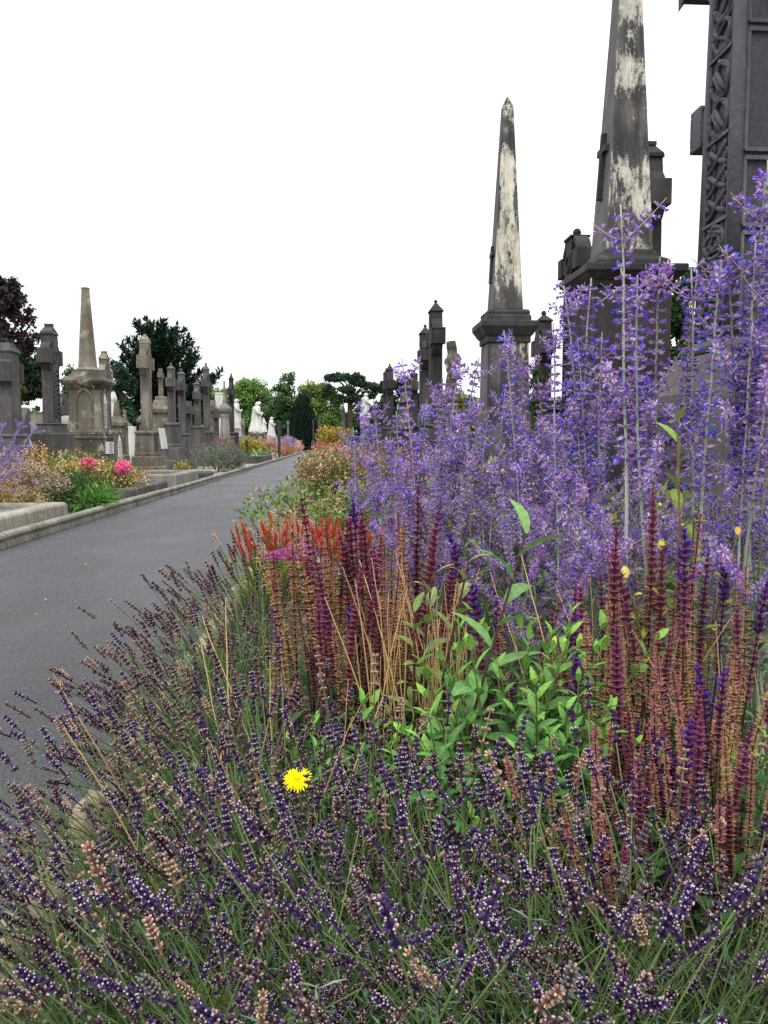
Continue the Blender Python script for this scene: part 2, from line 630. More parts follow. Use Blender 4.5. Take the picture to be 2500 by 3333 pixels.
def celtic(label, X, Y, faces, top, arm, sb, pb, zb=None, t=.24, w=.34, ah=.3, mat=None, cap='spire', plinth=(.34, .5), steps=2, ring_on=True, cat='celtic cross', group=None, boxed=False, weather=None, carved=False, seed=0, name='celtic_cross', al=None):
    """a ringed high cross: steps, plinth, tapering shaft, arms along the path, ring and roofed cap.
    top / arm / sb / pb are heights of cap tip, arm centre, shaft foot, plinth foot"""
    mat = mat or LIME
    if X < 0:
        t, w, plinth = t * .84, w * .9, (plinth[0] * .72, plinth[1] * .78)
    t0 = thing(name, label, cat, (X, Y, 0), 0 if faces > 0 else PI, group)
    ph, pw = plinth
    bz = pb
    # stepped base
    mb = MB()
    z = 0.0
    for k in range(steps):
        z2 = bz * (k + 1) / steps
        g = (steps - 1 - k) * .1 + .07
        mb.rect_stack([(z + (.002 if k else -.05), ph + g, pw + g), (z2 - .03, ph + g, pw + g), (z2, ph + g - .03, pw + g - .03)])
        z = z2
    mb.build('base', mat, t0, bevel=.01)
    mb = MB()
    hp = sb - bz
    mb.rect_stack([(bz + .003, ph, pw), (bz + hp * .1, ph, pw), (bz + hp * .14, ph * .93, pw * .93), (sb - hp * .16, ph * .86, pw * .84), (sb - hp * .13, ph * .94, pw * .92), (sb - hp * .06, ph * .94, pw * .92), (sb, ph * .7, pw * .7)])
    mb.build('plinth', mat, t0, bevel=.008)
    al = al or (top - arm) * .62
    h2 = ah / 2
    capz = top - (top - arm) * (.34 if cap != 'flat' else .0)
    cr = .28 * w
    # shaft with arms: concave corners between the limbs
    poly = [(-w * .62, sb + .003), (w * .62, sb + .003), (w * .5, arm - h2 - cr * 1.6), (w * .42, arm - h2 - cr * .5), (w * .62, arm - h2 * .8), (al, arm - h2), (al, arm + h2), (w * .62, arm + h2 * .8), (w * .42, arm + h2 + cr * .5), (w * .5, arm + h2 + cr * 1.6), (w * .47, capz), (-w * .47, capz)]
    poly += [(-y, z) for y, z in poly[2:10][::-1]]
    mb = MB()
    extrude_yz(mb, poly, -t / 2, t / 2)
    sh = mb.build('shaft', mat, t0, bevel=.01)
    ta = t * 1.22
    for s in (-1, 1):
        mb = MB()
        y0, y1 = (al * .62, al + .012)
        if s < 0:
            y0, y1 = -y1, -y0
        mb.box(-ta / 2, ta / 2, y0, y1, arm - h2 - .012, arm + h2 + .012)
        if boxed:
            yy = y0 if s < 0 else y1
            for (a, b, c, d) in ((-ta / 2, ta / 2, -h2 - .012, -h2 + .03), (-ta / 2, ta / 2, h2 - .03, h2 + .012), (-ta / 2, -ta / 2 + .035, -h2 + .03, h2 - .03), (ta / 2 - .035, ta / 2, -h2 + .03, h2 - .03)):
                mb.box(a, b, *((yy - .02, yy) if s < 0 else (yy, yy + .02)), arm + c, arm + d)
        mb.build('arm', mat, t0, bevel=.01)
    if ring_on:
        mb = MB()
        r = al * .84
        ring(mb, arm, r - ah * .26, r, -t * .44, t * .44)
        mb.build('ring', mat, t0)
    mb = MB()
    hw, ht = w * .53, t * .6
    if cap == 'spire':
        mb.rect_stack([(capz + .002, ht, hw), (capz + .03, ht * 1.06, hw * 1.06), (top - .1, .03, .04)])
        mb.ball((0, 0, top - .06), .055, nu=8, nv=6)
    elif cap == 'gable':
        zr = top
        a, b = ht * 1.03, hw * 1.04
        mb.add([(-a, -b, capz + .002), (a, -b, capz + .002), (a, b, capz + .002), (-a, b, capz + .002), (-a * .9, -b, capz + .05), (a * .9, -b, capz + .05), (a * .9, b, capz + .05), (-a * .9, b, capz + .05), (-a * .62, 0, zr - .04), (a * .62, 0, zr - .04)],
               [(3, 2, 1, 0), (0, 1, 5, 4), (1, 2, 6, 5), (2, 3, 7, 6), (3, 0, 4, 7), (4, 5, 9, 8), (6, 7, 8, 9), (5, 6, 9), (7, 4, 8)])
        mb.box(-a * .68, a * .68, -.035, .035, zr - .05, zr)
    elif cap == 'peak':
        mb.rect_stack([(capz + .002, ht, hw * .9), (capz + (top - capz) * .45, ht * .92, hw * .75), (top - .06, .06, .04), (top, .03, .02)])
    elif cap == 'round':
        mb.rect_stack([(capz + .002, ht * 1.0, hw * 1.0), (capz + .03, ht * 1.02, hw * 1.02), (top - .1, ht * .78, hw * .78), (top, ht * .6, hw * .5)])
    elif cap == 'stepped':
        mb.rect_stack([(capz + .002, ht * 1.1, hw * 1.1), (capz + .05, ht * 1.15, hw * 1.15), ((capz + top) / 2, ht * .8, hw * .7), ((capz + top) / 2 + .01, ht * .95, hw * .8), (top, ht * .25, .04)])
    if mb.v:
        mb.build('cap', mat, t0, bevel=.006)
    if carved:
        mb = MB()
        r = random.Random(seed + 5)
        za, zb2 = sb + .12, arm - h2 - .12
        n = max(3, int((zb2 - za) / .17))
        for k in range(n):
            zc = za + (zb2 - za) * (k + .5) / n
            for s in (-1, 1):
                mb.tube([(t / 2 + .004, s * w * .3 * math.sin(q / 6 * PI * 2), zc + (q / 6 - .5) * (zb2 - za) / n) for q in range(7)], .018, 4)
        for s in (-1, 1):
            mb.box(t / 2 - .01, t / 2 + .02, s * w * .42 - .012, s * w * .42 + .012, za - .05, zb2 + .05)
        for q in range(16):
            a = q / 16 * 2 * PI
            mb.ball((t / 2, math.cos(a) * w * .3, arm + math.sin(a) * w * .3), .03, nu=6, nv=4)
        mb.build('carved_panel', mat, t0)
    return t0


def X2Y(x, X):
    return X / at(x, 1440, 1.0).x


LX = -6.0
# --- left row, from the nearest, all facing the path
def lcross(label, x, top, arm, sb, pb, X=LX, **k):
    Y = X2Y(x, X)
    z = lambda y: at(x, y, Y).z
    return celtic(label, X, Y, 1, z(top), z(arm), z(sb), max(.25, z(pb)), **k)


lcross('stout weathered cross with round-shouldered cap at the left edge, behind purple sage sprigs', 33, 1117, 1213, 1412, 1490, t=.34, w=.46, ah=.34, cap='round', steps=1, mat=LIME, plinth=(.36, .5))
lcross('grey celtic cross with gabled roof cap and knotwork front, left of the pale column monument', 172, 1054, 1162, 1378, 1408, X=-5.7, t=.24, w=.4, ah=.27, cap='gable', steps=1, mat=LIME, plinth=(.34, .42), carved=True)
lcross('pale lichened celtic cross partly hidden behind the fluted column monument', 347, 1143, 1226, 1400, 1500, X=-6.6, t=.24, w=.36, ah=.3, cap='gable', steps=1, mat=GRAN, carved=True)
lcross('tall beige lichened cross with rounded peak on a black-stained plinth with white plaque', 480, 1087, 1182, 1402, 1484, t=.3, w=.44, ah=.38, cap='peak', steps=2, mat=GRAN, plinth=(.45, .6))
lcross('dark grey spired cross on a high stepped plinth in front of the dark yew', 562, 1180, 1246, 1375, 1456, t=.25, w=.34, ah=.3, cap='spire', steps=2, mat=LIME, plinth=(.4, .5))
lcross('dark spired cross on a tapering plinth with round emblem, second of the close dark row', 595, 1199, 1260, 1410, 1470, t=.26, w=.34, ah=.28, cap='spire', steps=2, mat=LIME, plinth=(.42, .5))
lcross('shortest spired cross of the close dark row beside the path', 645, 1235, 1289, 1386, 1456, t=.26, w=.34, ah=.3, cap='spire', steps=2, mat=LIME, plinth=(.42, .5))
lcross('tallest spired dark cross of the row, with pale mottled cap', 675, 1181, 1250, 1402, 1476, t=.28, w=.36, ah=.3, cap='spire', steps=1, mat=LIME, plinth=(.42, .5))
lcross('slim dark spired cross standing last in the left row, right of the pale pillar', 756, 1215, 1278, 1406, 1460, t=.26, w=.36, ah=.3, cap='spire', steps=1, mat=LIMEB, plinth=(.55, .6))


def plain_cross(label, X, Y, top, arm, base, t, w, al, mat, name='stone_cross', group=None):
    t0 = thing(name, label, 'stone cross', (X, Y, 0), 0, group)
    mb = MB()
    mb.rect_stack([(-.05, t * 1.6, w * 1.5), (base, t * 1.5, w * 1.4), (base + .05, t * 1.1, w)])
    mb.build('base', mat, t0)
    mb = MB()
    mb.box(-t / 2, t / 2, -w / 2, w / 2, base + .05, top)
    mb.box(-t / 2 - .003, t / 2 + .003, -al, al, arm - w * .55, arm + w * .55)
    mb.build('cross', mat, t0, bevel=.01)
    return t0


def pc(label, x, top, arm, base, X, **k):
    Y = X2Y(x, X)
    z = lambda y: at(x, y, Y).z
    return plain_cross(label, X, Y, z(top), z(arm), max(.2, z(base)), **k)


pc('plain dark cross without ring, in the gap right of the close dark pair', 615, 1306, 1335, 1440, -7, t=.3, w=.34, al=.6, mat=LIME)
pc('plain grey cross behind the tallest spired dark cross', 706, 1330, 1352, 1430, -7.2, t=.28, w=.3, al=.6, mat=LIME)
pc('weathered grey cross with lichen, just behind the tallest spired cross', 695, 1303, 1330, 1430, -7.6, t=.3, w=.34, al=.55, mat=GRAN)
pc('small pale celtic cross against the dark trees, left of the black post', 791, 1362, 1378, 1420, -6.6, t=.2, w=.24, al=.5, mat=LIMEP)

# white plaque leaning on the beige cross plinth
Yk = X2Y(480, LX)
mb = MB()
mb.add([(.44, -.42, .85), (.50, -.42, .85), (.50, .30, .85), (.44, .30, .85), (.36, -.40, 1.5), (.42, -.40, 1.5), (.42, .28, 1.5), (.36, .28, 1.5)],
       [(3, 2, 1, 0), (4, 5, 6, 7), (0, 1, 5, 4), (1, 2, 6, 5), (2, 3, 7, 6), (3, 0, 4, 7)])
o = mb.build('plaque', MARB)
o.location = (LX + .08, Yk, 0)
tag(o, 'white marble plaque leaning against the plinth of the beige peaked cross', 'plaque')

# --- fluted column monument (truncated column on a gothic pedestal)
Yj = X2Y(293, -5.8)
zj = lambda y: at(293, y, Yj).z
t0 = thing('column_monument', 'pale stained stone monument: tapering broken column on a pedestal with pointed niches', 'monument', (-5.8, Yj, 0))
u = Yj / F          # metres per photo pixel there
mb = MB()
mb.stack([(-.05, 72 * u), (zj(1494), 72 * u), (zj(1492), 64 * u), (zj(1482), 62 * u)])
mb.build('base', BLOT, t0, bevel=.012)
mb = MB()
mb.stack([(zj(1482) + .003, 58 * u), (zj(1433), 58 * u), (zj(1428), 61 * u), (zj(1423), 61 * u), (zj(1419), 56 * u), (zj(1413), 58 * u), (zj(1409), 55 * u)])
mb.build('lower_plinth', BLOT, t0, bevel=.01)
mb = MB()
mb.stack([(zj(1409) + .003, 50 * u), (zj(1270), 47 * u)])
ped = mb.build('pedestal', GRAN, t0, bevel=.01)


def arch_pts(yc, z0, zs, hw, n=8):
    """pointed arch outline from lower left round to lower right"""
    pts = [(yc - hw, z0), (yc - hw, zs)]
    for i in range(1, n + 1):
        a = PI - i / n * PI / 3
        pts.append((yc + hw + 2 * hw * math.cos(a), zs + 2 * hw * math.sin(a)))
    for i in range(n - 1, -1, -1):
        a = i / n * PI / 3
        pts.append((yc - hw + 2 * hw * math.cos(a), zs + 2 * hw * math.sin(a)))
    return pts + [(yc + hw, z0)]


hw = 24 * u
for k in range(4):
    pts = arch_pts(0, zj(1395), zj(1310), hw)
    mb = MB()
    mb.tube([(49.0 * u, y, z) for y, z in pts], .035, 5)
    if k == 0:
        pl = MB()
        extrude_yz(pl, arch_pts(0, zj(1393), zj(1312), hw * .78), 48.2 * u, 50.5 * u)
        tab = pl.build('tablet', MARB, t0)
        ln = MB()
        lines(ln, 50.6 * u, -hw * .6, hw * .6, zj(1388), zj(1312), 17, 3)
        ln.build('inscription', LIMEB, tab)
    o = mb.build('arch_moulding', GRAN, t0)
    o.rotation_euler = (0, 0, -PI / 2 * k)
mb = MB()
mb.stack([(zj(1270) + .003, 50 * u), (zj(1264), 54 * u), (zj(1252), 66 * u), (zj(1244), 69 * u), (zj(1240), 67 * u), (zj(1226), 46 * u), (zj(1214), 38 * u), (zj(1210), 35 * u)])
mb.build('cornice', BLOT, t0, bevel=.012)
mb = MB()
mb.stack([(zj(1210) + .003, 36 * u), (zj(1205), 38 * u), (zj(1202), 36 * u), (zj(1198), 30 * u), (zj(1190), 28.5 * u), (zj(943), 12 * u), (zj(941), 13.5 * u), (zj(937), 13.5 * u), (zj(936), 3 * u), (zj(934), 2 * u)], n=8)
mb.build('column', GRAN, t0, bevel=.008)
mb = MB()
mb.box(0, .03, -.32, .34, zj(1477), zj(1438))
o = mb.build('wall_plaque', MARB, t0)
o.location.x = 58 * u + .002
ln = MB()
lines(ln, .032, -.12, .28, zj(1474), zj(1441), 7, 5)
ln.build('inscription', BLUEST, o)

# --- pedestal monument with small cross (behind the dark row)
def stack_monument(name, label, x, X, parts, mat, n=4, cat='monument', top_cross=None, cmat=None):
    Y = X2Y(x, X)
    u = Y / F
    t0 = thing(name, label, cat, (X, Y, 0))
    for pname, prof, nn in parts:
        mb = MB()
        mb.stack([(at(x, y, Y).z, h * u) for y, h in prof], n=nn)
        mb.build(pname, mat, t0, bevel=.01)
    if top_cross:
        y0, ya, y1, hw = top_cross
        mb = MB()
        z0, za, z1 = (at(x, q, Y).z for q in (y0, ya, y1))
        b = hw * u
        mb.rect_stack([(z0 + .003, b, b * 1.1), (z1, b * .8, b * .9)])
        mb.box(-b * .9, b * .9, -b * 3.2, b * 3.2, za - b * 1.2, za + b * 1.2)
        mb.build('cross', cmat or mat, t0, bevel=.008)
    return t0


stack_monument('pedestal_monument', 'sandy pedestal monument topped by a small worn cross, half hidden by dark crosses', 528, -7.5,
               [('pedestal', [(1540, 34), (1400, 30), (1395, 27), (1350, 25)], 4), ('cornice', [(1349.5, 28), (1343, 36), (1332, 38), (1328, 34), (1320, 24), (1304, 20), (1302, 16), (1294, 17), (1291, 14)], 4)],
               GRAN, top_cross=(1291, 1222, 1200, 7))
stack_monument('pillar_monument', 'pale tapering pillar with domed cap and little cross, flowers at its foot', 733, -6.0,
               [('base', [(1530, 30), (1475, 27), (1462, 24)], 8), ('pillar', [(1461.5, 18), (1360, 13.5), (1352, 16), (1346, 14)], 8), ('cap', [(1345.5, 17), (1338, 23), (1330, 24), (1322, 17), (1313, 8), (1302, 6)], 8)],
               LIMEP, top_cross=(1302, 1266, 1240, 3.2))
stack_monument('white_pillar', 'white marble pillar against the dark yew, just right of the half-hidden lichened cross', 373, -8.6,
               [('pillar', [(1500, 14), (1420, 13), (1415, 10), (1310, 9), (1300, 12), (1292, 11), (1284, 8), (1275, 5)], 8)], MARB)
stack_monument('white_tomb_block', 'flat-topped white tomb seen above the crosses, in front of light green trees', 716, -13,
               [('block', [(1440, 10), (1330, 10), (1322, 12), (1285, 12), (1283, 14), (1279, 14)], 4)], MARB)

# --- right row along the border (all face the path)
def obelisk(name, label, cx, cy, parts, mat, kx=1.0, ky=1.0):
    t0 = thing(name, label, 'obelisk', (cx, cy, 0))
    for pname, prof, m in parts:
        mb = MB()
        mb.stack(prof, ky=ky)
        mb.build(pname, m, t0, bevel=.014)
    return t0


OB1 = obelisk_mat('limewashed_obelisk', [(0, .1), (.10, .45), (.2, .7), (.34, .72), (.45, .55), (.56, .78), (.68, .7), (.78, .35), (.9, .5), (1, .6)], 3.45, 7.2, -.2, 3, S(196, 191, 174))
OB2 = obelisk_mat('limewashed_tall_obelisk', [(0, .5), (.12, .62), (.22, .5), (.30, .25), (.36, .3), (.42, .7), (.5, .66), (.56, .45), (.62, .8), (.8, .75), (1, .75)], 3.1, 6.6, -.2, 8, S(194, 190, 178))
PL1 = obelisk_mat('limewashed_plinth', [(0, .2), (.5, .28), (.82, .4), (.93, .62), (1, .3)], .8, 3.1, -.5, 5, S(196, 186, 160))
y1 = 14.55
z1 = lambda y: at(1640, y, y1).z
t0 = obelisk('obelisk', 'slender whole obelisk with torn cream and black stains on a dark corniced plinth', 3.07, 15.06, [
    ('base', [(-.05, .62), (.55, .62), (.6, .5)], LIMEB),
    ('plinth', [(.603, .42), (z1(1345), .42), (z1(1335), .385), (z1(1112), .365)], PL1),
    ('cornice', [(z1(1112) + .003, .395), (z1(1090), .395), (z1(1088), .42), (z1(1063), .50), (z1(1060), .515), (z1(1041), .515), (z1(1040), .40), (z1(1022), .40), (z1(1020), .37), (z1(1010), .385), (z1(1002), .36), (z1(999), .30)], LIMEB),
    ('shaft', [(z1(999) + .003, .275), (6.98, .095), (7.17, .02)], OB1)], None)


def relief_cross(parent, hw0, z0, hw1, z1_, za, zb, zc, mat, wd=.03):
    """thin raised latin cross lying on the sloping path-side face of an obelisk"""
    def xx(z):
        return -(hw0 + (hw1 - hw0) * (z - z0) / (z1_ - z0))
    mb = MB()
    for y0, y1_, a, b in ((-wd, wd, za, zb), (-wd * 4.2, wd * 4.2, zc - wd * 1.1, zc + wd * 1.1)):
        e = .045 if y1_ > wd * 2 else .05
        mb.add([(xx(a) - e, y0, a), (xx(a) + .02, y0, a), (xx(a) + .02, y1_, a), (xx(a) - e, y1_, a), (xx(b) - e, y0, b), (xx(b) + .02, y0, b), (xx(b) + .02, y1_, b), (xx(b) - e, y1_, b)],
               [(3, 2, 1, 0), (4, 5, 6, 7), (0, 1, 5, 4), (1, 2, 6, 5), (2, 3, 7, 6), (3, 0, 4, 7)])
    mb.build('relief_cross', mat, parent)


relief_cross(t0, .275, z1(999), .095, 6.98, z1(905), z1(780), z1(808), LIMEB, .035)
y2 = 8.3
z2 = lambda y: at(2040, y, y2).z
yc2 = 8.03
zc = lambda y: at(2040, y, yc2).z
t0 = obelisk('obelisk', 'tallest obelisk, grey and cream with a raised cross on its path side', 2.955, 8.57, [
    ('base', [(-.05, .62), (.5, .62), (.56, .52)], LIMEB),
    ('plinth', [(.563, .41), (zc(925), .385)], LIMEB),
    ('cornice', [(zc(925) + .003, .405), (zc(903), .41), (zc(901), .43), (zc(880), .49), (zc(878), .505), (zc(852), .505), (zc(851), .375), (zc(832), .375), (zc(826), .36), (zc(812), .29), (zc(790), .27)], LIMEB),
    ('shaft', [(zc(790) + .003, .243), (z2(0), .124), (7.0, .06), (7.25, .01)], OB2)], None, ky=1.04)
relief_cross(t0, .243, zc(790), .124, z2(0), z2(627), z2(405), z2(462), LIMEB, .03)

rcross = lambda label, X, Y, x, top, arm, sb, pb, **k: celtic(label, X, Y, -1, at(x, top, Y).z, at(x, arm, Y).z, at(x, sb, Y).z, max(.3, at(x, pb, Y).z), **k)
rcross('massive dark spired cross with panelled arm ends, left of the whole obelisk', 2.95, 24.6, 1415, 975, 1101, 1382, 1440, t=.34, w=.44, ah=.44, mat=LIMEB, plinth=(.5, .6), steps=1, boxed=True)
rcross('dark spired cross with rope-twist edge, left beside the massive spired cross', 2.95, 27.5, 1379, 1055, 1157, 1385, 1440, t=.32, w=.42, ah=.4, mat=LIMEB, plinth=(.5, .6), steps=1, boxed=True)
rcross('dark mottled spired cross at the left end of the right-hand row', 2.9, 44.8, 1278, 1183, 1253, 1392, 1440, t=.36, w=.44, ah=.44, mat=LIMEB, plinth=(.6, .7), steps=1)
rcross('dark spired cross half hidden behind the leftmost one of the right-hand row', 2.9, 48, 1258, 1198, 1256, 1392, 1440, t=.3, w=.4, ah=.44, mat=LIMEB, plinth=(.6, .7), steps=1)
rcross('short dark spired cross between the weathered angel and the rope-edged cross', 3.2, 34, 1351, 1203, 1257, 1392, 1440, t=.26, w=.34, ah=.32, mat=LIMEB, plinth=(.45, .5), steps=1)
rcross('low dark cross with peaked top behind the sage, right of the white statue', 3.0, 62, 1226, 1300, 1337, 1400, 1440, t=.36, w=.44, ah=.36, mat=LIMEB, plinth=(.6, .7), steps=1)
rcross('dark cross with ball-tipped cap, ivy on its shaft, right of the whole obelisk', 4.25, 16.9, 1768, 1010, 1130, 1385, 1430, t=.24, w=.36, ah=.3, mat=LIMEB, plinth=(.4, .5), steps=1)
rcross('ringed cross with lichened hipped cap standing behind the tallest obelisk', 3.84, 10.2, 2150, 462, 658, 1200, 1400, t=.19, w=.38, ah=.28, mat=LIMEB, plinth=(.45, .55), steps=1, cap='gable', carved=True)
rcross('knotwork cross with stacked little gables, seen left of the tallest obelisk', 3.02, 10.4, 1880, 742, 860, 1330, 1400, t=.2, w=.3, ah=.22, mat=LIMEB, plinth=(.42, .52), steps=1, cap='spire', carved=True, al=.42)
rcross('cross mostly hidden by the big knotwork cross, only its panelled arm end showing', 2.975, 6.28, 2255, 60, 367, 1250, 1400, t=.19, w=.28, ah=.30, mat=CROSSM, plinth=(.3, .36), steps=1, boxed=True, al=.41, ring_on=False)

# --- rustic log cross
Y = 21.5
z = lambda y: at(1467, y, Y).z
t0 = thing('rustic_cross', 'weathered rustic cross carved like a tree trunk with a round log arm', 'stone cross', (3.0, Y, 0))
mb = MB()
pts, rr = [], []
for i in range(24):
    zz = 1.0 + (z(1112) - 1.0) * i / 23
    pts.append((.02 * math.sin(i * 1.3), .02 * math.cos(i * 2.1), zz))
    rr.append((.15 - .02 * i / 23) * (1 + .1 * math.sin(i * 2.7)))
mb.tube(pts, rr, 12)
for _ in range(26):
    a, zz = R.uniform(0, 2 * PI), R.uniform(1.2, z(1190))
    mb.ball((.13 * math.cos(a), .13 * math.sin(a), zz), R.uniform(.03, .06), rz=R.uniform(.06, .14), nu=7, nv=5)
mb.build('trunk', BLOT, t0)
mb = MB()
mb.tube([(.02, -.5, z(1175)), (0, -.2, z(1172)), (0, .2, z(1172)), (.0, .5, z(1172))], [.16, .15, .14, .13], 12)
mb.build('arm', GRAN, t0)
mb = MB()
mb.stack([(-.05, .5), (.5, .46), (1.05, .2)], n=9)
mb.build('rockwork', BLOT, t0)


def statue(mb, h, lean=0.0, w=1.0, seed=1, bow=.1, child=False, face=0):
    """draped standing figure, one continuous body: robe folds, shoulders, bowed head; lean in +x"""
    r = random.Random(seed)
    ph = [r.uniform(0, 6) for _ in range(4)]
    N = 26
    rows = [(0, .25, .22), (.06, .24, .21), (.2, .2, .18), (.38, .17, .15), (.52, .165, .145), (.6, .155, .13), (.68, .17, .12), (.76, .185, .115), (.81, .17, .11), (.835, .11, .085), (.85, .055, .055), (.868, .05, .055), (.885, .068, .075), (.92, .082, .09), (.955, .078, .085), (.985, .05, .055), (1.0, .008, .008)]
    vs, fs = [], []
    for k, (t, a, b) in enumerate(rows):
        fold = .16 * (1 - t) if t < .82 else .0
        ox = lean * h * t * t + (bow * h * max(0, t - .8) * 1.6)
        for i in range(N):
            an = 2 * PI * i / N
            q = 1 + fold * math.sin(an * 5 + ph[0] + t * 3) * .6 + fold * .5 * math.sin(an * 9 + ph[1] - t * 2)
            vs.append((ox + b * h * w * q * math.cos(an), a * h * w * q * math.sin(an), t * h))
    for k in range(len(rows) - 1):
        for i in range(N):
            j = (i + 1) % N
            fs.append((k * N + i, k * N + j, (k + 1) * N + j, (k + 1) * N + i))
    mb.add(vs, fs)
    sh = V((lean * h * .58, 0, .77 * h))
    for s in (-1, 1):      # arms folded forward
        p = sh + V((0, s * .165 * h * w, 0))
        mb.tube([p, p + V((.05 * h, s * .04 * h, -.15 * h)), p + V((.15 * h, -s * .05 * h, -.2 * h)), p + V((.2 * h, -s * .13 * h, -.13 * h))], [.052 * h, .05 * h, .04 * h, .022 * h], 8)


# white mother-and-child statue on a stained plinth, left
Yw = X2Y(837, -6.0)
zw = lambda y: at(837, y, Yw).z
t0 = thing('marble_statue', 'large white marble draped figure bending over a child on a brown stained plinth', 'statue', (-6.0, Yw, 0))
mb = MB()
mb.stack([(-.05, .62), (zw(1440), .58), (zw(1412), .55)])
mb.build('plinth', BLOT, t0, bevel=.02)
mb = MB()
z0 = zw(1412) + .003
mb.stack([(z0, .56), (z0 + .12, .58), (z0 + .28, .4)], n=12)
b0 = len(mb.v)
statue(mb, zw(1307) - z0 - .15, .03, 1.12, 4, .22)
for i in range(b0, len(mb.v)):
    q = V(mb.v[i])
    mb.v[i] = (q.x - .05, q.y, q.z + z0 + .15)
b0 = len(mb.v)
statue(mb, 1.05, -.02, 1.0, 9, -.1)
for i in range(b0, len(mb.v)):
    q = V(mb.v[i])
    mb.v[i] = (q.x + .55, q.y - .12, q.z + z0 + .15)
o = mb.build('figure', MARB, t0, smooth=True)
# second white statue behind the last dark cross
def small_statue(label, x, X, top, foot, mat, seed, plinth=None, pmat=None, lean=0.0, name='marble_statue', w=1.0, rz=0):
    Y = X2Y(x, X)
    z = lambda y: at(x, y, Y).z
    t0 = thing(name, label, 'statue', (X, Y, 0), rz)
    mb = MB()
    prof = plinth or [(0, .4), (z(foot) * .85, .34), (z(foot), .4)]
    mb.stack([(a if a else -.05, b) for a, b in prof])
    mb.build('plinth', pmat or mat, t0, bevel=.015)
    mb = MB()
    statue(mb, z(top) - z(foot), lean, w, seed)
    o = mb.build('figure', mat, t0, smooth=True)
    o.location.z = z(foot) + .003
    return t0


small_statue('white marble figure standing tall behind the last dark cross of the left row', 770, -7.2, 1298, 1395, MARB, 3)
small_statue('small white marble angel beyond the draped mother statue', 884, -6.2, 1357, 1420, MARB, 7)
Yg = X2Y(1190, 2.6)
zg = lambda y: at(1190, y, Yg).z
small_statue('white robed statue on a blue grey moulded plinth in the right border', 1190, 2.6, 1279, 1362, MARB, 5,
             [(0, .55), (zg(1420), .5), (zg(1412), .42), (zg(1400), .42), (zg(1392), .5), (zg(1386), .48), (zg(1372), .34), (zg(1362), .3)], BLUEST)
small_statue('weathered stone angel on rockwork, streaked dark and cream, among the dark crosses', 1318, 2.9, 1255, 1390, BLOT, 12,
             [(0, .75), (at(1318, 1410, X2Y(1318, 2.9)).z, .62), (at(1318, 1391, X2Y(1318, 2.9)).z, .5)], LIMEB, -.03, 'stone_statue', 1.15, PI)

stack_monument('pinnacle_monument', 'slim grey gothic pinnacle monument before the bright green tree', 1117, .9,
               [('base', [(1475, 22), (1440, 20), (1428, 17), (1424, 16)], 4), ('spire', [(1423.5, 9.5), (1385, 9), (1375, 6.5), (1340, 4.5), (1337, 8), (1330, 6), (1320, 2.5), (1308, 1.6), (1303, 2.4), (1298, 1)], 8)], LIME)
stack_monument('far_obelisk', 'small grey obelisk at the far end of the path, beside the dome-shaped yew', 1040, -1.9,
               [('base', [(1475, 12), (1455, 11), (1450, 9), (1425, 8)], 4), ('spire', [(1410, 10), (1408, 6), (1352, 2)], 4)], LIME)
stack_monument('far_cross_monument', 'thin dark cross on a block at the far path end, left of the small obelisk', 1020, -2.6,
               [('base', [(1475, 8), (1445, 8), (1436, 5), (1434, 3)], 4)], LIME, top_cross=(1434, 1380, 1366, 2))

# --- gravestones near the front of the left side
def headstone(label, X, Y, h, w, t, mat, top='gothic', panel=False, group=None, rz=0, cat='headstone'):
    t0 = thing('headstone', label, cat, (X, Y, 0), rz, group)
    hw = w / 2
    if top == 'gothic':
        poly = arch_pts(0, -.05, h - hw * 1.73, hw, 6)
    elif top == 'round':
        poly = [(-hw, -.05), (-hw, h - hw)] + [(-hw * math.cos(PI * i / 10), h - hw + hw * math.sin(PI * i / 10)) for i in range(1, 10)] + [(hw, h - hw), (hw, -.05)]
    else:
        poly = [(-hw, -.05), (-hw, h), (hw, h), (hw, -.05)]
    mb = MB()
    extrude_yz(mb, poly[::-1], -t / 2, t / 2)
    mb.build('slab', mat, t0, bevel=.01)
    if panel:
        mb = MB()
        extrude_yz(mb, arch_pts(0, h * .12, h - hw * 1.7, hw * .78, 6)[::-1], t / 2 - .005, t / 2 + .012)
        p = mb.build('tablet', MARB, t0)
        mb = MB()
        lines(mb, t / 2 + .013, -hw * .6, hw * .6, h * .3, h * .8, 9, 8)
        mb.build('inscription', LIMEP, p)
    return t0


headstone('pointed gothic headstone with white lettered tablet, low by the sage at the left edge', -5.9, X2Y(77, -5.9), at(77, 1408, X2Y(77, -5.9)).z, .62, .2, LIME, 'gothic', True)
headstone('plain square white slab just left of the gable-capped celtic cross', -6.0, X2Y(118, -6.0), at(118, 1415, X2Y(118, -6)).z, .5, .2, MARB, 'flat')
headstone('pale grey slab with shouldered top behind the gable-capped cross', -7.4, X2Y(143, -7.4), at(143, 1350, X2Y(143, -7.4)).z, .7, .35, LIMEP, 'flat')
headstone('smooth pale rounded headstone between the gable-capped cross and the column monument', -7.0, X2Y(229, -7.0), at(229, 1353, X2Y(229, -7)).z, .75, .3, LIMEP, 'round')
headstone('dark arched frame holding a white slab, right behind the column monument', -6.6, X2Y(378, -6.6), at(378, 1404, X2Y(378, -6.6)).z, .62, .2, LIME, 'round', True)
headstone('narrow white marble slab low behind the beige peaked cross', -8.4, X2Y(432, -8.4), at(432, 1388, X2Y(432, -8.4)).z, .5, .2, MARB, 'flat')

# --- the crowd of far gravestones: a few kinds, copied
kinds = []
def proto(name, mb, mat, label, cat, group):
    me = mb.mesh(name, mat)
    kinds.append((name, me, label, cat, group))


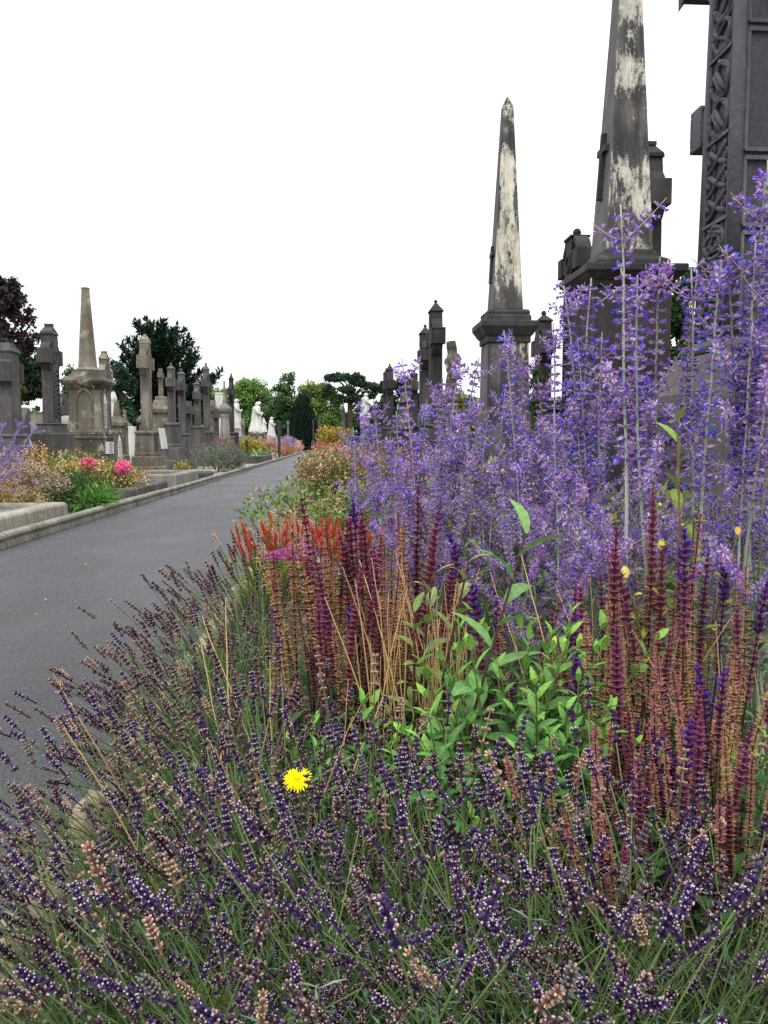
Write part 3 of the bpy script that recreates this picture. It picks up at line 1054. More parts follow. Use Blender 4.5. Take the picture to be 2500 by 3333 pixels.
def small_cross(t, w, h, al, base, ringd):
    mb = MB()
    mb.rect_stack([(-.05, t * 1.6, w * 1.4), (base, t * 1.4, w * 1.2), (base + .04, t * .9, w * .7)])
    mb.rect_stack([(base + .043, t * .6, w * .55), (h, t * .5, w * .45)])
    mb.box(-t * .55, t * .55, -al, al, h * .8 - w * .45, h * .8 + w * .45)
    if ringd:
        ring(mb, h * .8, al * .62, al * .8, -t * .4, t * .4, 18)
    return mb


proto('small_celtic_cross', small_cross(.2, .26, 2.1, .42, .6, True), LIME, 'small distant grey ringed cross crowded among the far headstones', 'celtic cross', 'distant ringed crosses')
proto('small_stone_cross', small_cross(.22, .24, 1.7, .4, .5, False), LIMEP, 'small distant pale plain cross crowded among the far headstones', 'stone cross', 'distant plain crosses')
mb = MB(); extrude_yz(mb, arch_pts(0, -.05, .9, .33, 6)[::-1], -.08, .08)
proto('small_headstone', mb, LIME, 'small distant grey pointed headstone crowded behind the crosses', 'headstone', 'distant pointed headstones')
mb = MB(); extrude_yz(mb, [(-.3, -.05), (.3, -.05), (.3, .9)] + [(.3 * math.cos(PI * i / 8), .9 + .3 * math.sin(PI * i / 8)) for i in range(1, 8)] + [(-.3, .9)], -.07, .07)
proto('small_white_headstone', mb, MARB, 'small distant white rounded headstone crowded behind the crosses', 'headstone', 'distant white headstones')
mb = MB(); mb.stack([(-.05, .35), (.5, .32), (.55, .24), (1.4, .2), (1.45, .28), (1.55, .28), (1.75, .1), (2.2, .06)])
proto('small_pillar', mb, GRAN, 'small distant sandy pedestal stone crowded behind the crosses', 'monument', 'distant pedestal stones')
mb = MB(); mb.stack([(-.05, .3), (.9, .26), (.95, .3), (1.0, .3)]); b0 = len(mb.v); statue(mb, 1.1, 0, 1, 6)
for i in range(b0, len(mb.v)):
    q = V(mb.v[i]); mb.v[i] = (q.x, q.y, q.z + 1.0)
proto('small_statue', mb, LIMEP, 'small distant pale draped statue on a pedestal behind the crosses', 'statue', 'distant pale statues')
spots = []
def scatter(n, x0, x1, X0, X1, wts, mind=1.1):
    tries = 0
    k = 0
    while k < n and tries < 4000:
        tries += 1
        px = R.uniform(x0, x1)
        X = R.uniform(X0, X1)
        Y = X2Y(px, X)
        if Y < 16 or Y > 100 or any((X - a) ** 2 + (Y - b) ** 2 < mind ** 2 for a, b in spots):
            continue
        if abs(X + 6) < .9:
            continue
        spots.append((X, Y))
        nm, me, lab, cat, grp = R.choices(kinds, wts)[0]
        o = put(me, nm)
        s = R.uniform(.8, 1.25)
        o.location = (X, Y, 0)
        o.scale = (s, s, s * R.uniform(.9, 1.15))
        o.rotation_euler = (R.uniform(-.03, .03), R.uniform(-.03, .03), R.uniform(-.15, .15) + (0 if X < 0 else PI))
        tag(o, lab, cat, grp)
        k += 1


scatter(26, 55, 250, -26, -8.5, [4, 3, 3, .7, 2, .1])
scatter(34, 360, 560, -24, -7.4, [4, 3, 3, 1, 2, .1])
scatter(24, 560, 830, -22, -7.2, [4, 2, 3, .6, 2, .1])
scatter(16, 850, 1000, -9, -5.2, [4, 2, 3, .3, 3, .1])
scatter(14, 1180, 1420, 3.8, 9, [4, 2, 3, .5, 2, 0])
scatter(9, 1490, 1800, 4.6, 9, [4, 2, 3, .5, 2, 0])

# --- graves beside the left kerb
def grave_kerb(label, x0, x1, y0, y1, h, th, mat, infill=True, cat='grave'):
    t0 = thing('grave', label, cat, ((x0 + x1) / 2, (y0 + y1) / 2, 0))
    a, b = (x1 - x0) / 2, (y1 - y0) / 2
    mb = MB()
    for xa, xb, ya, yb in ((-a, a, -b, -b + th), (-a, a, b - th, b), (-a, -a + th, -b + th + .004, b - th - .004), (a - th, a, -b + th + .004, b - th - .004)):
        mb.rect_stack([(-.03, (xb - xa) / 2, (yb - ya) / 2), (h - .03, (xb - xa) / 2, (yb - ya) / 2), (h, (xb - xa) / 2 - .025, (yb - ya) / 2 - .025)], (xa + xb) / 2, (ya + yb) / 2)
    mb.build('kerb_stones', mat, t0, bevel=.012)
    if infill:
        mb = MB()
        mb.box(-a + th + .003, a - th - .003, -b + th + .003, b - th - .003, -.03, h * .72)
        mb.build('gravel_bed', GRAVEL, t0)
    return t0


grave_kerb('nearest grave plot with a thick weathered concrete kerb at the left edge', -6.2, KL - .2, 6.2, 10.9, .28, .24, KERBS)
grave_kerb('grave plot edged with dark grey granite, right of the orange-hipped rose bush', -6.0, KL - .2, 14.3, 17.3, .26, .2, LIME)
grave_kerb('pale concrete grave plot with a raised rim, right of the granite-edged plot', -6.0, KL - .28, 18.6, 21.6, .34, .22, LIMEP)
grave_kerb('dark granite grave plot beside the black post', -5.6, KL - .25, 40, 46, .4, .22, LIME)
t0 = thing('grave_slab', 'flat pale grave slab with cut corners in front of the dark crosses', 'grave', (-4.75, 24.6, 0))
mb = MB()
mb.add([(x, y, z) for z in (.12, .2) for x, y in ((-1.05, -1.5), (.85, -1.5), (1.1, -1.1), (1.1, 1.1), (.85, 1.5), (-1.05, 1.5))],
       [(5, 4, 3, 2, 1, 0), (6, 7, 8, 9, 10, 11)] + [(i, (i + 1) % 6, 6 + (i + 1) % 6, 6 + i) for i in range(6)])
mb.build('slab', LIMEP, t0, bevel=.02)
mb = MB()
mb.box(-1.15, 1.25, -1.65, 1.65, -.03, .118)
mb.build('base', KERBS, t0)
# low stone piece on the verge
mb = MB()
mb.stack([(-.02, .3), (.2, .28), (.24, .24)], ky=2.2)
o = mb.build('kerb_block', LIME)
o.location = (KL - .42, 22.6, .03)
tag(o, 'low dark loose stone block beside the pale grave rim', 'stone block')

# post and lamp stubs by the kerb
def post(name, label, X, Y, h, r, mat, cat='post', lamp=False):
    t0 = thing(name, label, cat, (X, Y, 0))
    mb = MB()
    mb.stack([(-.05, r), (h, r), (h + .02, r * .8)])
    mb.build('pole', mat, t0, bevel=.01)
    if lamp:
        mb = MB()
        mb.stack([(h - .32, r * 1.7), (h - .05, r * 1.7), (h, r * .8)], n=8)
        mb.build('lamp_head', mat, t0)
    else:
        mb = MB()
        mb.stack([(h + .022, r * 1.12), (h + .10, r * 1.12), (h + .13, r * .5)])
        mb.build('cap', mat, t0)
    return t0


IRON = newmat('black_paint')[0]
IRON.node_tree.nodes['Principled BSDF'].inputs['Base Color'].default_value = (*S(44, 42, 42), 1)
IRON.node_tree.nodes['Principled BSDF'].inputs['Roughness'].default_value = .6
WOOD = stone('dark_post_wood', S(40, 36, 34), S(60, 54, 52), S(84, 78, 74), 8)
post('post', 'tall dark square post standing at the left kerb', KL - .17, X2Y(909, KL - .17), at(909, 1378, X2Y(909, KL - .17)).z, .085, WOOD)
post('garden_light', 'short black bollard light in the left border, near the last dark cross', -4.9, X2Y(803, -4.9), at(803, 1432, X2Y(803, -4.9)).z, .055, IRON, 'bollard light', True)
post('lamp_post', 'thin far lamp post with a pale head before the dome-shaped yew', -4.6, X2Y(938, -4.6), at(938, 1370, X2Y(938, -4.6)).z, .09, BLUEST, 'lamp post', True)

# ------------------------------------------------------------------ the big knotwork cross, right
BX, BY = 2.45, 4.81
t0 = thing('celtic_cross', 'massive dark high cross at the right edge with knotwork panels on a sloped plinth', 'celtic cross', (BX, BY, 0))
zb = 1.33
mb = MB()
mb.add([(x, y, z) for z, a, b in ((-.05, .56, .50), (.12, .54, .48)) for x, y in ((-a, -b), (a, -b), (a, b), (-a, b))],
       [(3, 2, 1, 0), (4, 5, 6, 7), (0, 1, 5, 4), (1, 2, 6, 5), (2, 3, 7, 6), (3, 0, 4, 7)])
mb.build('base', CROSSM, t0, bevel=.02)
mb = MB()
mb.rect_stack([(.123, .47, .385), (zb, .447, .37), (zb + .02, .437, .36), (1.56, .33, .285)])
pl = mb.build('plinth', stone('plinth_stone', S(58, 57, 58), S(84, 82, 82), S(112, 109, 107), 2.4, .35, S(138, 132, 126), thr=.62), t0, bevel=.018)
ln = MB()
r = random.Random(4)
for row in range(5):
    zr = 1.16 - row * .13
    y = -.24 + r.uniform(0, .05)
    while y < .24:
        h = .045
        q = r.random()
        x = -.47 + (zr - .123) * .019 - .005
        for k in range(2):
            ln.box(x, x + .012, y + k * .018, y + k * .018 + .005, zr, zr + h)
        ln.box(x - .0005, x + .012, y + .0055, y + .0175, zr + h * q * .9, zr + h * q * .9 + .005)
        y += .036 if r.random() > .18 else .06
ln.build('inscription', LIMEB, pl)
# moulded foot, shaft core
mb = MB()
mb.rect_stack([(1.563, .315, .27), (1.60, .325, .28), (1.63, .30, .255), (1.645, .275, .24)])
mb.build('foot_moulding', CROSSM, t0, bevel=.015)
SX0, SY0, SX1, SY1, ZS, ZT = .25, .225, .235, .188, 1.647, 3.95


def shw(z):
    t = (z - ZS) / (ZT - ZS)
    return SX0 + (SX1 - SX0) * t, SY0 + (SY1 - SY0) * t


rc = .035
mb = MB()
a0, b0 = shw(ZS)
a1, b1 = shw(ZT)
mb.rect_stack([(ZS, a0 - .02, b0 - .02), (ZT, a1 - .02, b1 - .02)])
shaft = mb.build('shaft', CROSSM, t0)
# corner rolls
for sx in (-1, 1):
    for sy in (-1, 1):
        mb = MB()
        mb.tube([(sx * (a0 - rc), sy * (b0 - rc), ZS), (sx * (a1 - rc), sy * (b1 - rc), ZT)], [rc + .006, rc], 14)
        for p in (.8, 1.75):
            pass
        mb.build('corner_roll', CROSSM, shaft, smooth=True)
# front and back knotwork: strands raised over a sunk field, in four panels
mbk = MB()
fr = MB()


def strand(pts, rad_=.0165, lift=None, sgn=-1):
    P = []
    for i, (u_, z_) in enumerate(pts):
        a, b = shw(z_)
        P.append((sgn * (a - .02 + .004 + (lift[i] if lift else 0)), u_ * (b - .085), z_))
    mbk.tube(P, rad_, 6)


def frame_bar(z_, sgn=-1):
    a, b = shw(z_)
    fr.box(*sorted((sgn * (a - .03), sgn * (a + .002))), -b + .06, b - .06, z_ - .010, z_ + .010)


def plait(z0, z1, n, k=3, rad_=.0165, amp=.9, ph=0):
    """k strands weaving over and under each other"""
    N = int(n * 20)
    for s in range(k):
        q = ph + s * 2 * PI / k
        pts = [(amp * math.sin(i / N * n * 2 * PI + q), z0 + (z1 - z0) * i / N) for i in range(N + 1)]
        strand(pts, rad_, [.007 * math.cos(2 * (i / N * n * 2 * PI + q) + s * 2.1) for i in range(N + 1)])


def circ(zc, rz, ru=.9, lift=.004, rad_=.0155):
    strand([(ru * math.cos(i / 24 * 2 * PI), zc + rz * math.sin(i / 24 * 2 * PI)) for i in range(25)], rad_, [lift + .006 * math.cos(i / 24 * 8 * PI) for i in range(25)])


def spiral(zc, uc, rr, dirn, turns=1.5):
    pts = []
    a, b = shw(zc)
    for i in range(26):
        t = i / 25
        r_ = rr * (1 - .8 * t)
        an = dirn * t * turns * 2 * PI
        pts.append((uc + r_ / (b - .085) * math.cos(an), zc + r_ * math.sin(an)))
    strand(pts, .0105)


frame_bar(1.69)
circ(1.80, .085)
plait(1.72, 1.90, .75, 2, .015, .6, .4)
for zc_ in (2.01, 2.21):
    circ(zc_, .09)
    circ(zc_, .045, .45, .0)
plait(1.91, 2.30, 2, 2, .0145, .95, .8)
frame_bar(2.325)
for k in range(3):
    zc_ = 2.385 + k * .135
    strand([(-.9, zc_ - .02), (-.5, zc_ + .0), (.3, zc_ + .05), (.75, zc_ + .09), (.9, zc_ + .05), (.7, zc_ + .02)], .02)
    strand([(-.9, zc_ + .10), (-.3, zc_ + .05), (.4, zc_ - .01), (.85, zc_ - .03)], .016, [.008] * 4)
    spiral(zc_ + .105, .55, .035, 1)
    spiral(zc_ + .045, -.72, .033, -1)
frame_bar(2.80)
for zc_ in (2.91, 3.12):
    circ(zc_, .10)
    strand([(-.6, zc_ - .07), (-.1, zc_ - .01), (.35, zc_ + .06)], .016, [.01] * 3)
    strand([(-.3, zc_ - .08), (.2, zc_ - .02), (.6, zc_ + .05)], .016, [.01] * 3)
plait(2.82, 3.24, 1.0, 2, .015, .95, .2)
frame_bar(3.27)
for zc_ in (3.37, 3.55, 3.73):
    circ(zc_, .085)
plait(3.29, 3.85, 1.6, 3, .015, .92, .9)
# long raised borders beside the field
for s in (-1, 1):
    for off, rr in ((.072, .008), (.058, .007)):
        fr.tube([(-(a0 - .012), s * (b0 - off), ZS + .02), (-(a1 - .012), s * (b1 - off), ZT)], rr, 6)
mbk.build('knotwork', CROSSM, shaft, smooth=True)
# side panels: sunk fields inside plain raised frames
for sy in (-1, 1):
    for za, zb_ in ((1.68, 2.22), (2.265, 2.63), (2.675, 3.32), (3.365, 3.9)):
        for z_ in (za, zb_):
            a, b = shw(z_)
            fr.box(-a + .07, a - .07, *sorted((sy * (b - .03), sy * (b + .002))), z_ - .011, z_ + .011)
        aa, ba = shw(za)
        ab, bb = shw(zb_)
        for s in (-1, 1):
            fr.tube([(s * (aa - .075), sy * (ba - .012), za), (s * (ab - .075), sy * (bb - .012), zb_)], .013, 6)
fr.build('panel_frame', CROSSM, shaft, smooth=False)
# head: arms, ring, upper limb
zarm = 4.18
mb = MB()
cr = [(-.24, 3.953), (.24, 3.953), (.27, 4.0), (.66, 3.86), (.66, 4.37), (.27, 4.36), (.2, 4.45), (.19, 4.95), (-.19, 4.95), (-.2, 4.45), (-.27, 4.36), (-.66, 4.37), (-.66, 3.86), (-.27, 4.0)]
extrude_yz(mb, cr, -.215, .215)
mb.build('arm', CROSSM, t0, bevel=.02)
mb = MB()
ring(mb, zarm, .42, .56, -.17, .17, 40)
mb.build('ring', CROSSM, t0)
mb = MB()
mb.rect_stack([(4.953, .24, .23), (5.0, .25, .24), (5.4, .03, .03)])
mb.build('cap', CROSSM, t0, bevel=.01)
for s in (-1, 1):
    mb = MB()
    extrude_yz(mb, [(s * .160, 3.953), (s * .160, 3.50), (s * .20, 3.62), (s * .27, 3.72), (s * .36, 3.79), (s * .50, 3.82), (s * .50, 3.987), (s * .272, 3.987)][::s], -.15, .15)
    mb.build('bracket', CROSSM, t0)
# ------------------------------------------------------------------ trees
BARK = stone('bark', S(44, 36, 30), S(70, 58, 48), S(98, 84, 70), 4)


def rdir(r):
    while True:
        v = V((r.uniform(-1, 1), r.uniform(-1, 1), r.uniform(-1, 1)))
        if .05 < v.length < 1:
            return v.normalized()


def crown(blobs, cols, n, size, r, per=5, flat=0.0, droop=0.0, surf=.62, lobe=1.0):
    """leaf sprays spread through lumpy lobes, thicker toward their outside"""
    mb = MB()
    lobes = []
    for (x, y, z, a, b, c) in blobs:
        k = max(6, int(9 * lobe * (a * b * c) ** .33))
        for _ in range(k):      # smaller lobes over each big one
            d = rdir(r)
            q = r.uniform(.45, 1.0)
            s = r.uniform(.22, .46) / lobe ** .6
            lobes.append((V((x + d.x * a * q, y + d.y * b * q, z + d.z * c * q)), a * s, b * s, c * s, jit(r.choice(cols), .16, r)))
    wts = [l[1] * l[3] for l in lobes]
    for i in range(n):
        c, a, b, h, col = r.choices(lobes, wts)[0]
        d = rdir(r)
        q = r.uniform(surf, 1.06)
        p = c + V((d.x * a * q, d.y * b * q, d.z * h * q * (1 - flat)))
        for j in range(per):
            o = rdir(r)
            nn = (d * .8 + rdir(r) + V((0, 0, .5))).normalized()
            o = (o - nn * o.dot(nn))
            o.z -= droop
            s = size * r.uniform(.6, 1.25)
            mb.kite(p + rdir(r) * size * .7, o, nn, s, s * r.uniform(.45, .75), jit(col, .14, r))
    return mb


def tree(name, label, X, Y, blobs, cols, n, size, trunk_h, trunk_r, limbs=5, per=5, cat='tree', seed=1, **k):
    r = random.Random(seed)
    t0 = thing(name, label, cat, (X, Y, 0))
    mb = MB()
    mb.tube([(0, 0, -.2), (r.uniform(-.1, .1), 0, trunk_h * .5), (0, r.uniform(-.1, .1), trunk_h)], [trunk_r * 1.25, trunk_r, trunk_r * .8], 9)
    for i in range(limbs):
        b = blobs[i % len(blobs)]
        e = V((b[0], b[1], b[2])) + V((r.uniform(-.5, .5) * b[3], r.uniform(-.5, .5) * b[4], r.uniform(-.2, .6) * b[5]))
        s = V((0, 0, trunk_h * r.uniform(.6, .98)))
        m = s.lerp(e, .5) + V((0, 0, .12 * (e - s).length))
        mb.tube([s, m, e], [trunk_r * .55, trunk_r * .32, trunk_r * .08], 6)
    mb.build('trunk', BARK, t0)
    crown(blobs, cols, n, size, r, per, **k).build('crown', TREE, t0, colors=True)
    return t0


def tx(x, Y):
    return at(x, 1440, Y).x


def blobs_px(X, Y, lst):
    """lobes measured on the photo: centre x, centre y, half width, half height (photo pixels)"""
    out = []
    for (x, y, hw, hh) in lst:
        p = at(x, y, Y)
        out.append((p.x - X, 0, p.z, hw * Y / F, hw * Y / F * .8, hh * Y / F))
    return out


DG = [S(28, 48, 34), S(36, 58, 38), S(22, 40, 32)]
# copper beech, far left, with a dark conifer in front of its lower half
Y = 46; X = tx(-25, Y)
tree('copper_beech', 'dark purple-leaved beech tree at the left edge', X, Y,
     blobs_px(X, Y, [(-25, 1010, 85, 105), (35, 950, 50, 60), (60, 1040, 42, 50), (-40, 1120, 110, 100), (80, 1100, 36, 40), (100, 1045, 24, 20), (70, 1150, 50, 40), (110, 1100, 20, 26)]),
     [S(56, 44, 56), S(70, 56, 66), S(44, 36, 44), S(54, 50, 48)], 4200, .22, 5, .35, 9, seed=3, surf=.15, lobe=2.2)
Y = 40; X = tx(20, Y)
tree('yew_tree', 'drooping dark green conifer in front of the purple beech', X, Y,
     blobs_px(X, Y, [(20, 1150, 60, 70), (80, 1190, 50, 40), (110, 1235, 42, 28), (10, 1240, 70, 60), (60, 1275, 70, 30), (120, 1262, 28, 18)]),
     [S(24, 44, 28), S(38, 62, 34), S(60, 78, 40)], 3400, .24, 3, .3, 6, seed=4, droop=.6, flat=.35)
# dark spreading yew
Y = 62; X = tx(525, Y)
r = random.Random(8)
t0 = thing('yew_tree', 'big dark spiky-edged yew behind the left row of crosses', 'tree', (X, Y, 0))
mb = MB()
mb.tube([(0, 0, -.2), (0, 0, 4), (.2, 0, 8)], [.5, .35, .12], 9)
cm = MB()
uY = Y / F
tips = [(455, 1055), (490, 1050), (533, 1045), (565, 1075), (600, 1075), (622, 1108), (645, 1135), (440, 1100), (412, 1100), (398, 1125), (420, 1170), (640, 1165), (625, 1185), (380, 1180), (390, 1230), (660, 1210), (690, 1225), (720, 1212), (655, 1250), (400, 1290), (375, 1320), (430, 1330), (600, 1300), (670, 1290), (560, 1340), (500, 1350), (470, 1130), (520, 1120), (560, 1150), (500, 1200), (590, 1210), (450, 1240), (540, 1260), (430, 1200), (480, 1290), (610, 1250), (395, 1360), (640, 1340), (520, 1380), (450, 1390), (590, 1390)]
for rep in range(5):
    for tx_, ty_ in tips:
        p = at(tx_, ty_, Y)
        inner = .9 ** rep if rep else 1.0
        depth = 0 if rep == 0 else r.uniform(-2.6, 2.6)
        e = V(((p.x - X) * (1 if rep < 2 else r.uniform(.45, .97)), depth, p.z - (rep > 1) * r.uniform(0, 1.2)))
        s = V((0, 0, max(1.2, e.z - abs(e.x) * .55 - r.uniform(.6, 1.6))))
        m = s.lerp(e, .55) + V((0, 0, -.1 * (e - s).length))
        mb.tube([s, m, e], [.08, .05, .015], 4)
        L = (e - s).length
        nq = int(50 + L * 24)
        for q in range(nq):
            t = r.uniform(.2, 1.02)
            a = s.lerp(m, t / .55) if t < .55 else m.lerp(e, (t - .55) / .45)
            d = (e - s).normalized()
            wd = (1.05 - t) * .75 + .12
            off = rdir(r) * wd * r.random()
            off.z = off.z * .5 - wd * .25
            col = jit(r.choice([S(26, 52, 40), S(20, 42, 34), S(36, 62, 46), S(48, 72, 50)]), .15, r)
            o = (d * .7 + rdir(r) + V((0, 0, .15))).normalized()
            cm.kite(a + off, o, V((0, 0, 1)) + rdir(r) * .5, r.uniform(.32, .6), r.uniform(.12, .24), col)
mb.build('trunk', BARK, t0)
cm.build('crown', TREE, t0, colors=True)
# trees closing the view at the far end
Y = 128; X = tx(805, Y)
tree('round_tree', 'light green round-crowned tree behind the white mother statue', X, Y,
     blobs_px(X, Y, [(800, 1290, 75, 55), (760, 1315, 45, 50), (850, 1320, 45, 45), (800, 1360, 80, 50), (740, 1350, 40, 40)]),
     [S(106, 142, 70), S(88, 124, 62), S(126, 158, 84), S(112, 144, 64)], 4600, .38, 4, .4, 6, seed=11)
Y = 138; X = tx(690, Y)
tree('lime_tree', 'bright leafy tree seen between the last crosses of the left row', X, Y,
     blobs_px(X, Y, [(700, 1300, 55, 45), (660, 1340, 50, 50), (725, 1350, 40, 50)]),
     [S(84, 122, 54), S(104, 138, 62), S(70, 104, 50)], 2600, .38, 4, .4, 5, seed=12)
Y = 122; X = tx(925, Y)
tree('conifer_tree', 'pointed mid green conifer rising between the round tree and the feathery tree', X, Y,
     blobs_px(X, Y, [(938, 1232, 22, 26), (935, 1265, 36, 26), (925, 1305, 56, 32), (915, 1350, 62, 40), (925, 1395, 66, 45)]),
     [S(60, 94, 54), S(76, 108, 60), S(52, 82, 52), S(90, 118, 64)], 4200, .36, 7, .4, 8, seed=13, droop=.3)
Y = 118; X = tx(1045, Y)
tree('feathery_tree', 'yellowish green feathery tree to the right of the dome-shaped yew', X, Y,
     blobs_px(X, Y, [(1000, 1275, 36, 32), (1050, 1300, 52, 46), (1080, 1350, 50, 60), (1040, 1385, 60, 55), (1000, 1340, 40, 50), (1100, 1410, 40, 40)]),
     [S(126, 148, 72), S(108, 134, 64), S(142, 162, 82), S(96, 120, 58)], 4800, .34, 4, .35, 7, seed=14)
Y = 96; X = tx(985, Y)
r = random.Random(15)
t0 = thing('dome_yew', 'dense dark dome-shaped clipped yew at the far end of the path', 'tree', (X, Y, 0))
mb = MB()
mb.tube([(0, 0, -.1), (0, 0, 3.0)], [.4, .2], 8)
mb.build('trunk', BARK, t0)
cm = MB()
H = zat(1278, Y, 985)
for lobe in range(46):
    a = lobe * 2.399
    q = math.sqrt((lobe + .5) / 46)
    lx, ly = 1.55 * q * math.cos(a), 1.55 * q * math.sin(a)
    hh = H * math.sqrt(max(.05, 1 - (q * .9) ** 2)) * r.uniform(.93, 1.03)
    for i in range(150):
        z = hh * (r.random() ** .75)
        rr = .42 * (1 - (z / hh) ** 3) + .05
        an = r.uniform(0, 2 * PI)
        p = V((lx + rr * math.cos(an), ly + rr * math.sin(an), z))
        cm.kite(p, V((math.cos(an) * .3, math.sin(an) * .3, 1)), V((math.cos(an), math.sin(an), .2)) + rdir(r) * .4, r.uniform(.25, .5), r.uniform(.08, .16), jit(r.choice([S(24, 40, 34), S(30, 50, 38), S(18, 32, 30)]), .15, r))
cm.build('crown', TREE, t0, colors=True)
# umbrella pine with see-through gaps
Y = 116; X = tx(1140, Y)
tree('pine_tree', 'dark umbrella-shaped pine with sky showing through its branches', X, Y,
     blobs_px(X, Y, [(1090, 1232, 30, 14), (1130, 1226, 34, 16), (1165, 1240, 30, 13), (1080, 1265, 24, 11), (1130, 1268, 34, 12), (1185, 1252, 26, 10), (1215, 1258, 26, 10), (1150, 1298, 34, 14), (1100, 1300, 22, 12), (1200, 1285, 24, 11), (1240, 1262, 26, 14), (1262, 1290, 22, 12)]),
     [S(44, 70, 52), S(36, 60, 46), S(54, 80, 56)], 3800, .33, 9, .38, 12, seed=16, flat=.25, surf=.3)
Y = 126; X = tx(1165, Y)
tree('bushy_tree', 'low dark green bushy tree below the umbrella pine', X, Y,
     blobs_px(X, Y, [(1150, 1385, 60, 45), (1210, 1380, 50, 45), (1180, 1345, 50, 28), (1110, 1395, 40, 40)]),
     [S(56, 80, 42), S(70, 94, 50), S(46, 68, 40)], 3200, .36, 3, .3, 5, seed=17)
Y = 100; X = tx(1510, Y)
tree('olive_green_tree', 'olive green tree behind the rustic log cross', X, Y,
     blobs_px(X, Y, [(1490, 1325, 45, 50), (1540, 1350, 40, 50), (1455, 1370, 40, 45), (1570, 1390, 40, 40)]),
     [S(104, 120, 56), S(86, 104, 50), S(122, 134, 66)], 1800, .45, 3, .3, 6, seed=18)
Y = 90; X = tx(1262, Y)
tree('holm_oak', 'dark leafy tree filling the gap between the dark spired crosses', X, Y,
     blobs_px(X, Y, [(1300, 1265, 40, 40), (1270, 1330, 40, 60), (1340, 1300, 30, 50), (1380, 1360, 40, 50), (1310, 1390, 60, 40)]),
     [S(44, 68, 42), S(56, 80, 46), S(36, 56, 38)], 1700, .4, 3, .3, 6, seed=19)
Y = 15.5; X = tx(2215, Y)
tree('evergreen_shrub_tree', 'upright evergreen between the tallest obelisk and the big cross', X, Y,
     blobs_px(X, Y, [(2215, 960, 34, 55), (2240, 930, 22, 50), (2200, 1010, 40, 60), (2230, 1080, 60, 90), (2200, 1150, 60, 80), (2250, 1200, 70, 100), (2215, 1330, 80, 110)]),
     [S(44, 72, 34), S(60, 88, 40), S(30, 54, 30), S(96, 112, 50)], 3600, .09, 2.5, .09, 7, seed=20, surf=.4)
Y = 58; X = tx(1745, Y)
tree('dark_tree', 'dark leafy tree low behind the ivy-hung cross', X, Y,
     blobs_px(X, Y, [(1740, 1340, 30, 40), (1800, 1330, 40, 46), (1770, 1390, 60, 40), (1700, 1390, 30, 30)]),
     [S(36, 60, 36), S(48, 76, 42)], 1300, .3, 2, .25, 4, seed=21)
Y = 84; X = tx(222, Y)
tree('small_tree', 'small mid green tree in the gap left of the column monument', X, Y,
     blobs_px(X, Y, [(232, 1235, 24, 50), (222, 1300, 30, 60), (262, 1300, 40, 70), (240, 1380, 50, 50)]),
     [S(60, 92, 56), S(76, 108, 62), S(50, 78, 50)], 1500, .34, 3, .25, 5, seed=22)
Y = 52; X = tx(400, Y)
tree('bluish_tree', 'loose bluish green tree at the left flank of the dark yew', X, Y,
     blobs_px(X, Y, [(385, 1200, 26, 40), (400, 1270, 36, 50), (380, 1340, 34, 50), (420, 1370, 44, 44)]),
     [S(44, 74, 56), S(58, 88, 64), S(36, 62, 48)], 1500, .22, 3, .2, 5, seed=23)
# far wood closing the horizon: one mass
r = random.Random(30)
mb = MB()
for i in range(5200):
    x = r.uniform(-95, 75)
    if -6 < x < 3 and r.random() < .5:
        continue
    y = 150 + r.uniform(-8, 8)
    h = 5.2 + 1.6 * math.sin(x * .21) + 1.1 * math.sin(x * .57 + 1)
    p = V((x, y, h * r.random() ** .7))
    nn = V((r.uniform(-.6, .6), -1, r.uniform(0, 1)))
    s = r.uniform(.8, 1.5)
    mb.kite(p, rdir(r), nn, s, s * .7, jit(r.choice([S(50, 72, 42), S(64, 88, 48), S(40, 60, 38), S(82, 102, 56)]), .15, r))
o = mb.build('distant_woods', TREE, colors=True)
o['kind'] = 'stuff'
# ivy on the cross right of the whole obelisk
mb = MB()
r = random.Random(31)
for i in range(420):
    z = 1.0 + 1.6 * r.random()
    p = V((4.12 + r.uniform(-.16, .12), 16.72 + r.uniform(-.05, .12), z))
    mb.kite(p, V((r.uniform(-1, 1), r.uniform(-.3, .3), r.uniform(-1, .2))), V((-.3, -1, .2)) + rdir(r) * .5, .09, .085, jit(S(50, 78, 38), .25, r))
tag(mb.build('ivy', PLANT, colors=True), 'green ivy climbing the dark ball-tipped cross right of the whole obelisk', 'ivy')
# ------------------------------------------------------------------ plants of the border
UP = V((0, 0, 1))


def bent(L, bend, n=7, wob=0.0, r=R):
    """a stem rising from the origin and leaning toward +x; returns points and tip direction"""
    pts, p, th, az = [V((0, 0, 0))], V((0, 0, 0)), 0.0, 0.0
    d = UP
    for i in range(n):
        t = (i + .5) / n
        th = bend * t
        d = V((math.sin(th), r.uniform(-wob, wob), math.cos(th))).normalized()
        p = p + d * (L / n)
        pts.append(p.copy())
    return pts, d


def along(pts, t):
    f = t * (len(pts) - 1)
    i = min(int(f), len(pts) - 2)
    q = f - i
    return pts[i].lerp(pts[i + 1], q), (pts[i + 1] - pts[i]).normalized()


def basis(d):
    a = d.orthogonal().normalized()
    return a, d.cross(a)


def radial(d, an):
    a, b = basis(d)
    return a * math.cos(an) + b * math.sin(an)


class Lib:
    """a few shapes of a stem with the flower that belongs on it"""
    def __init__(s):
        s.items = []


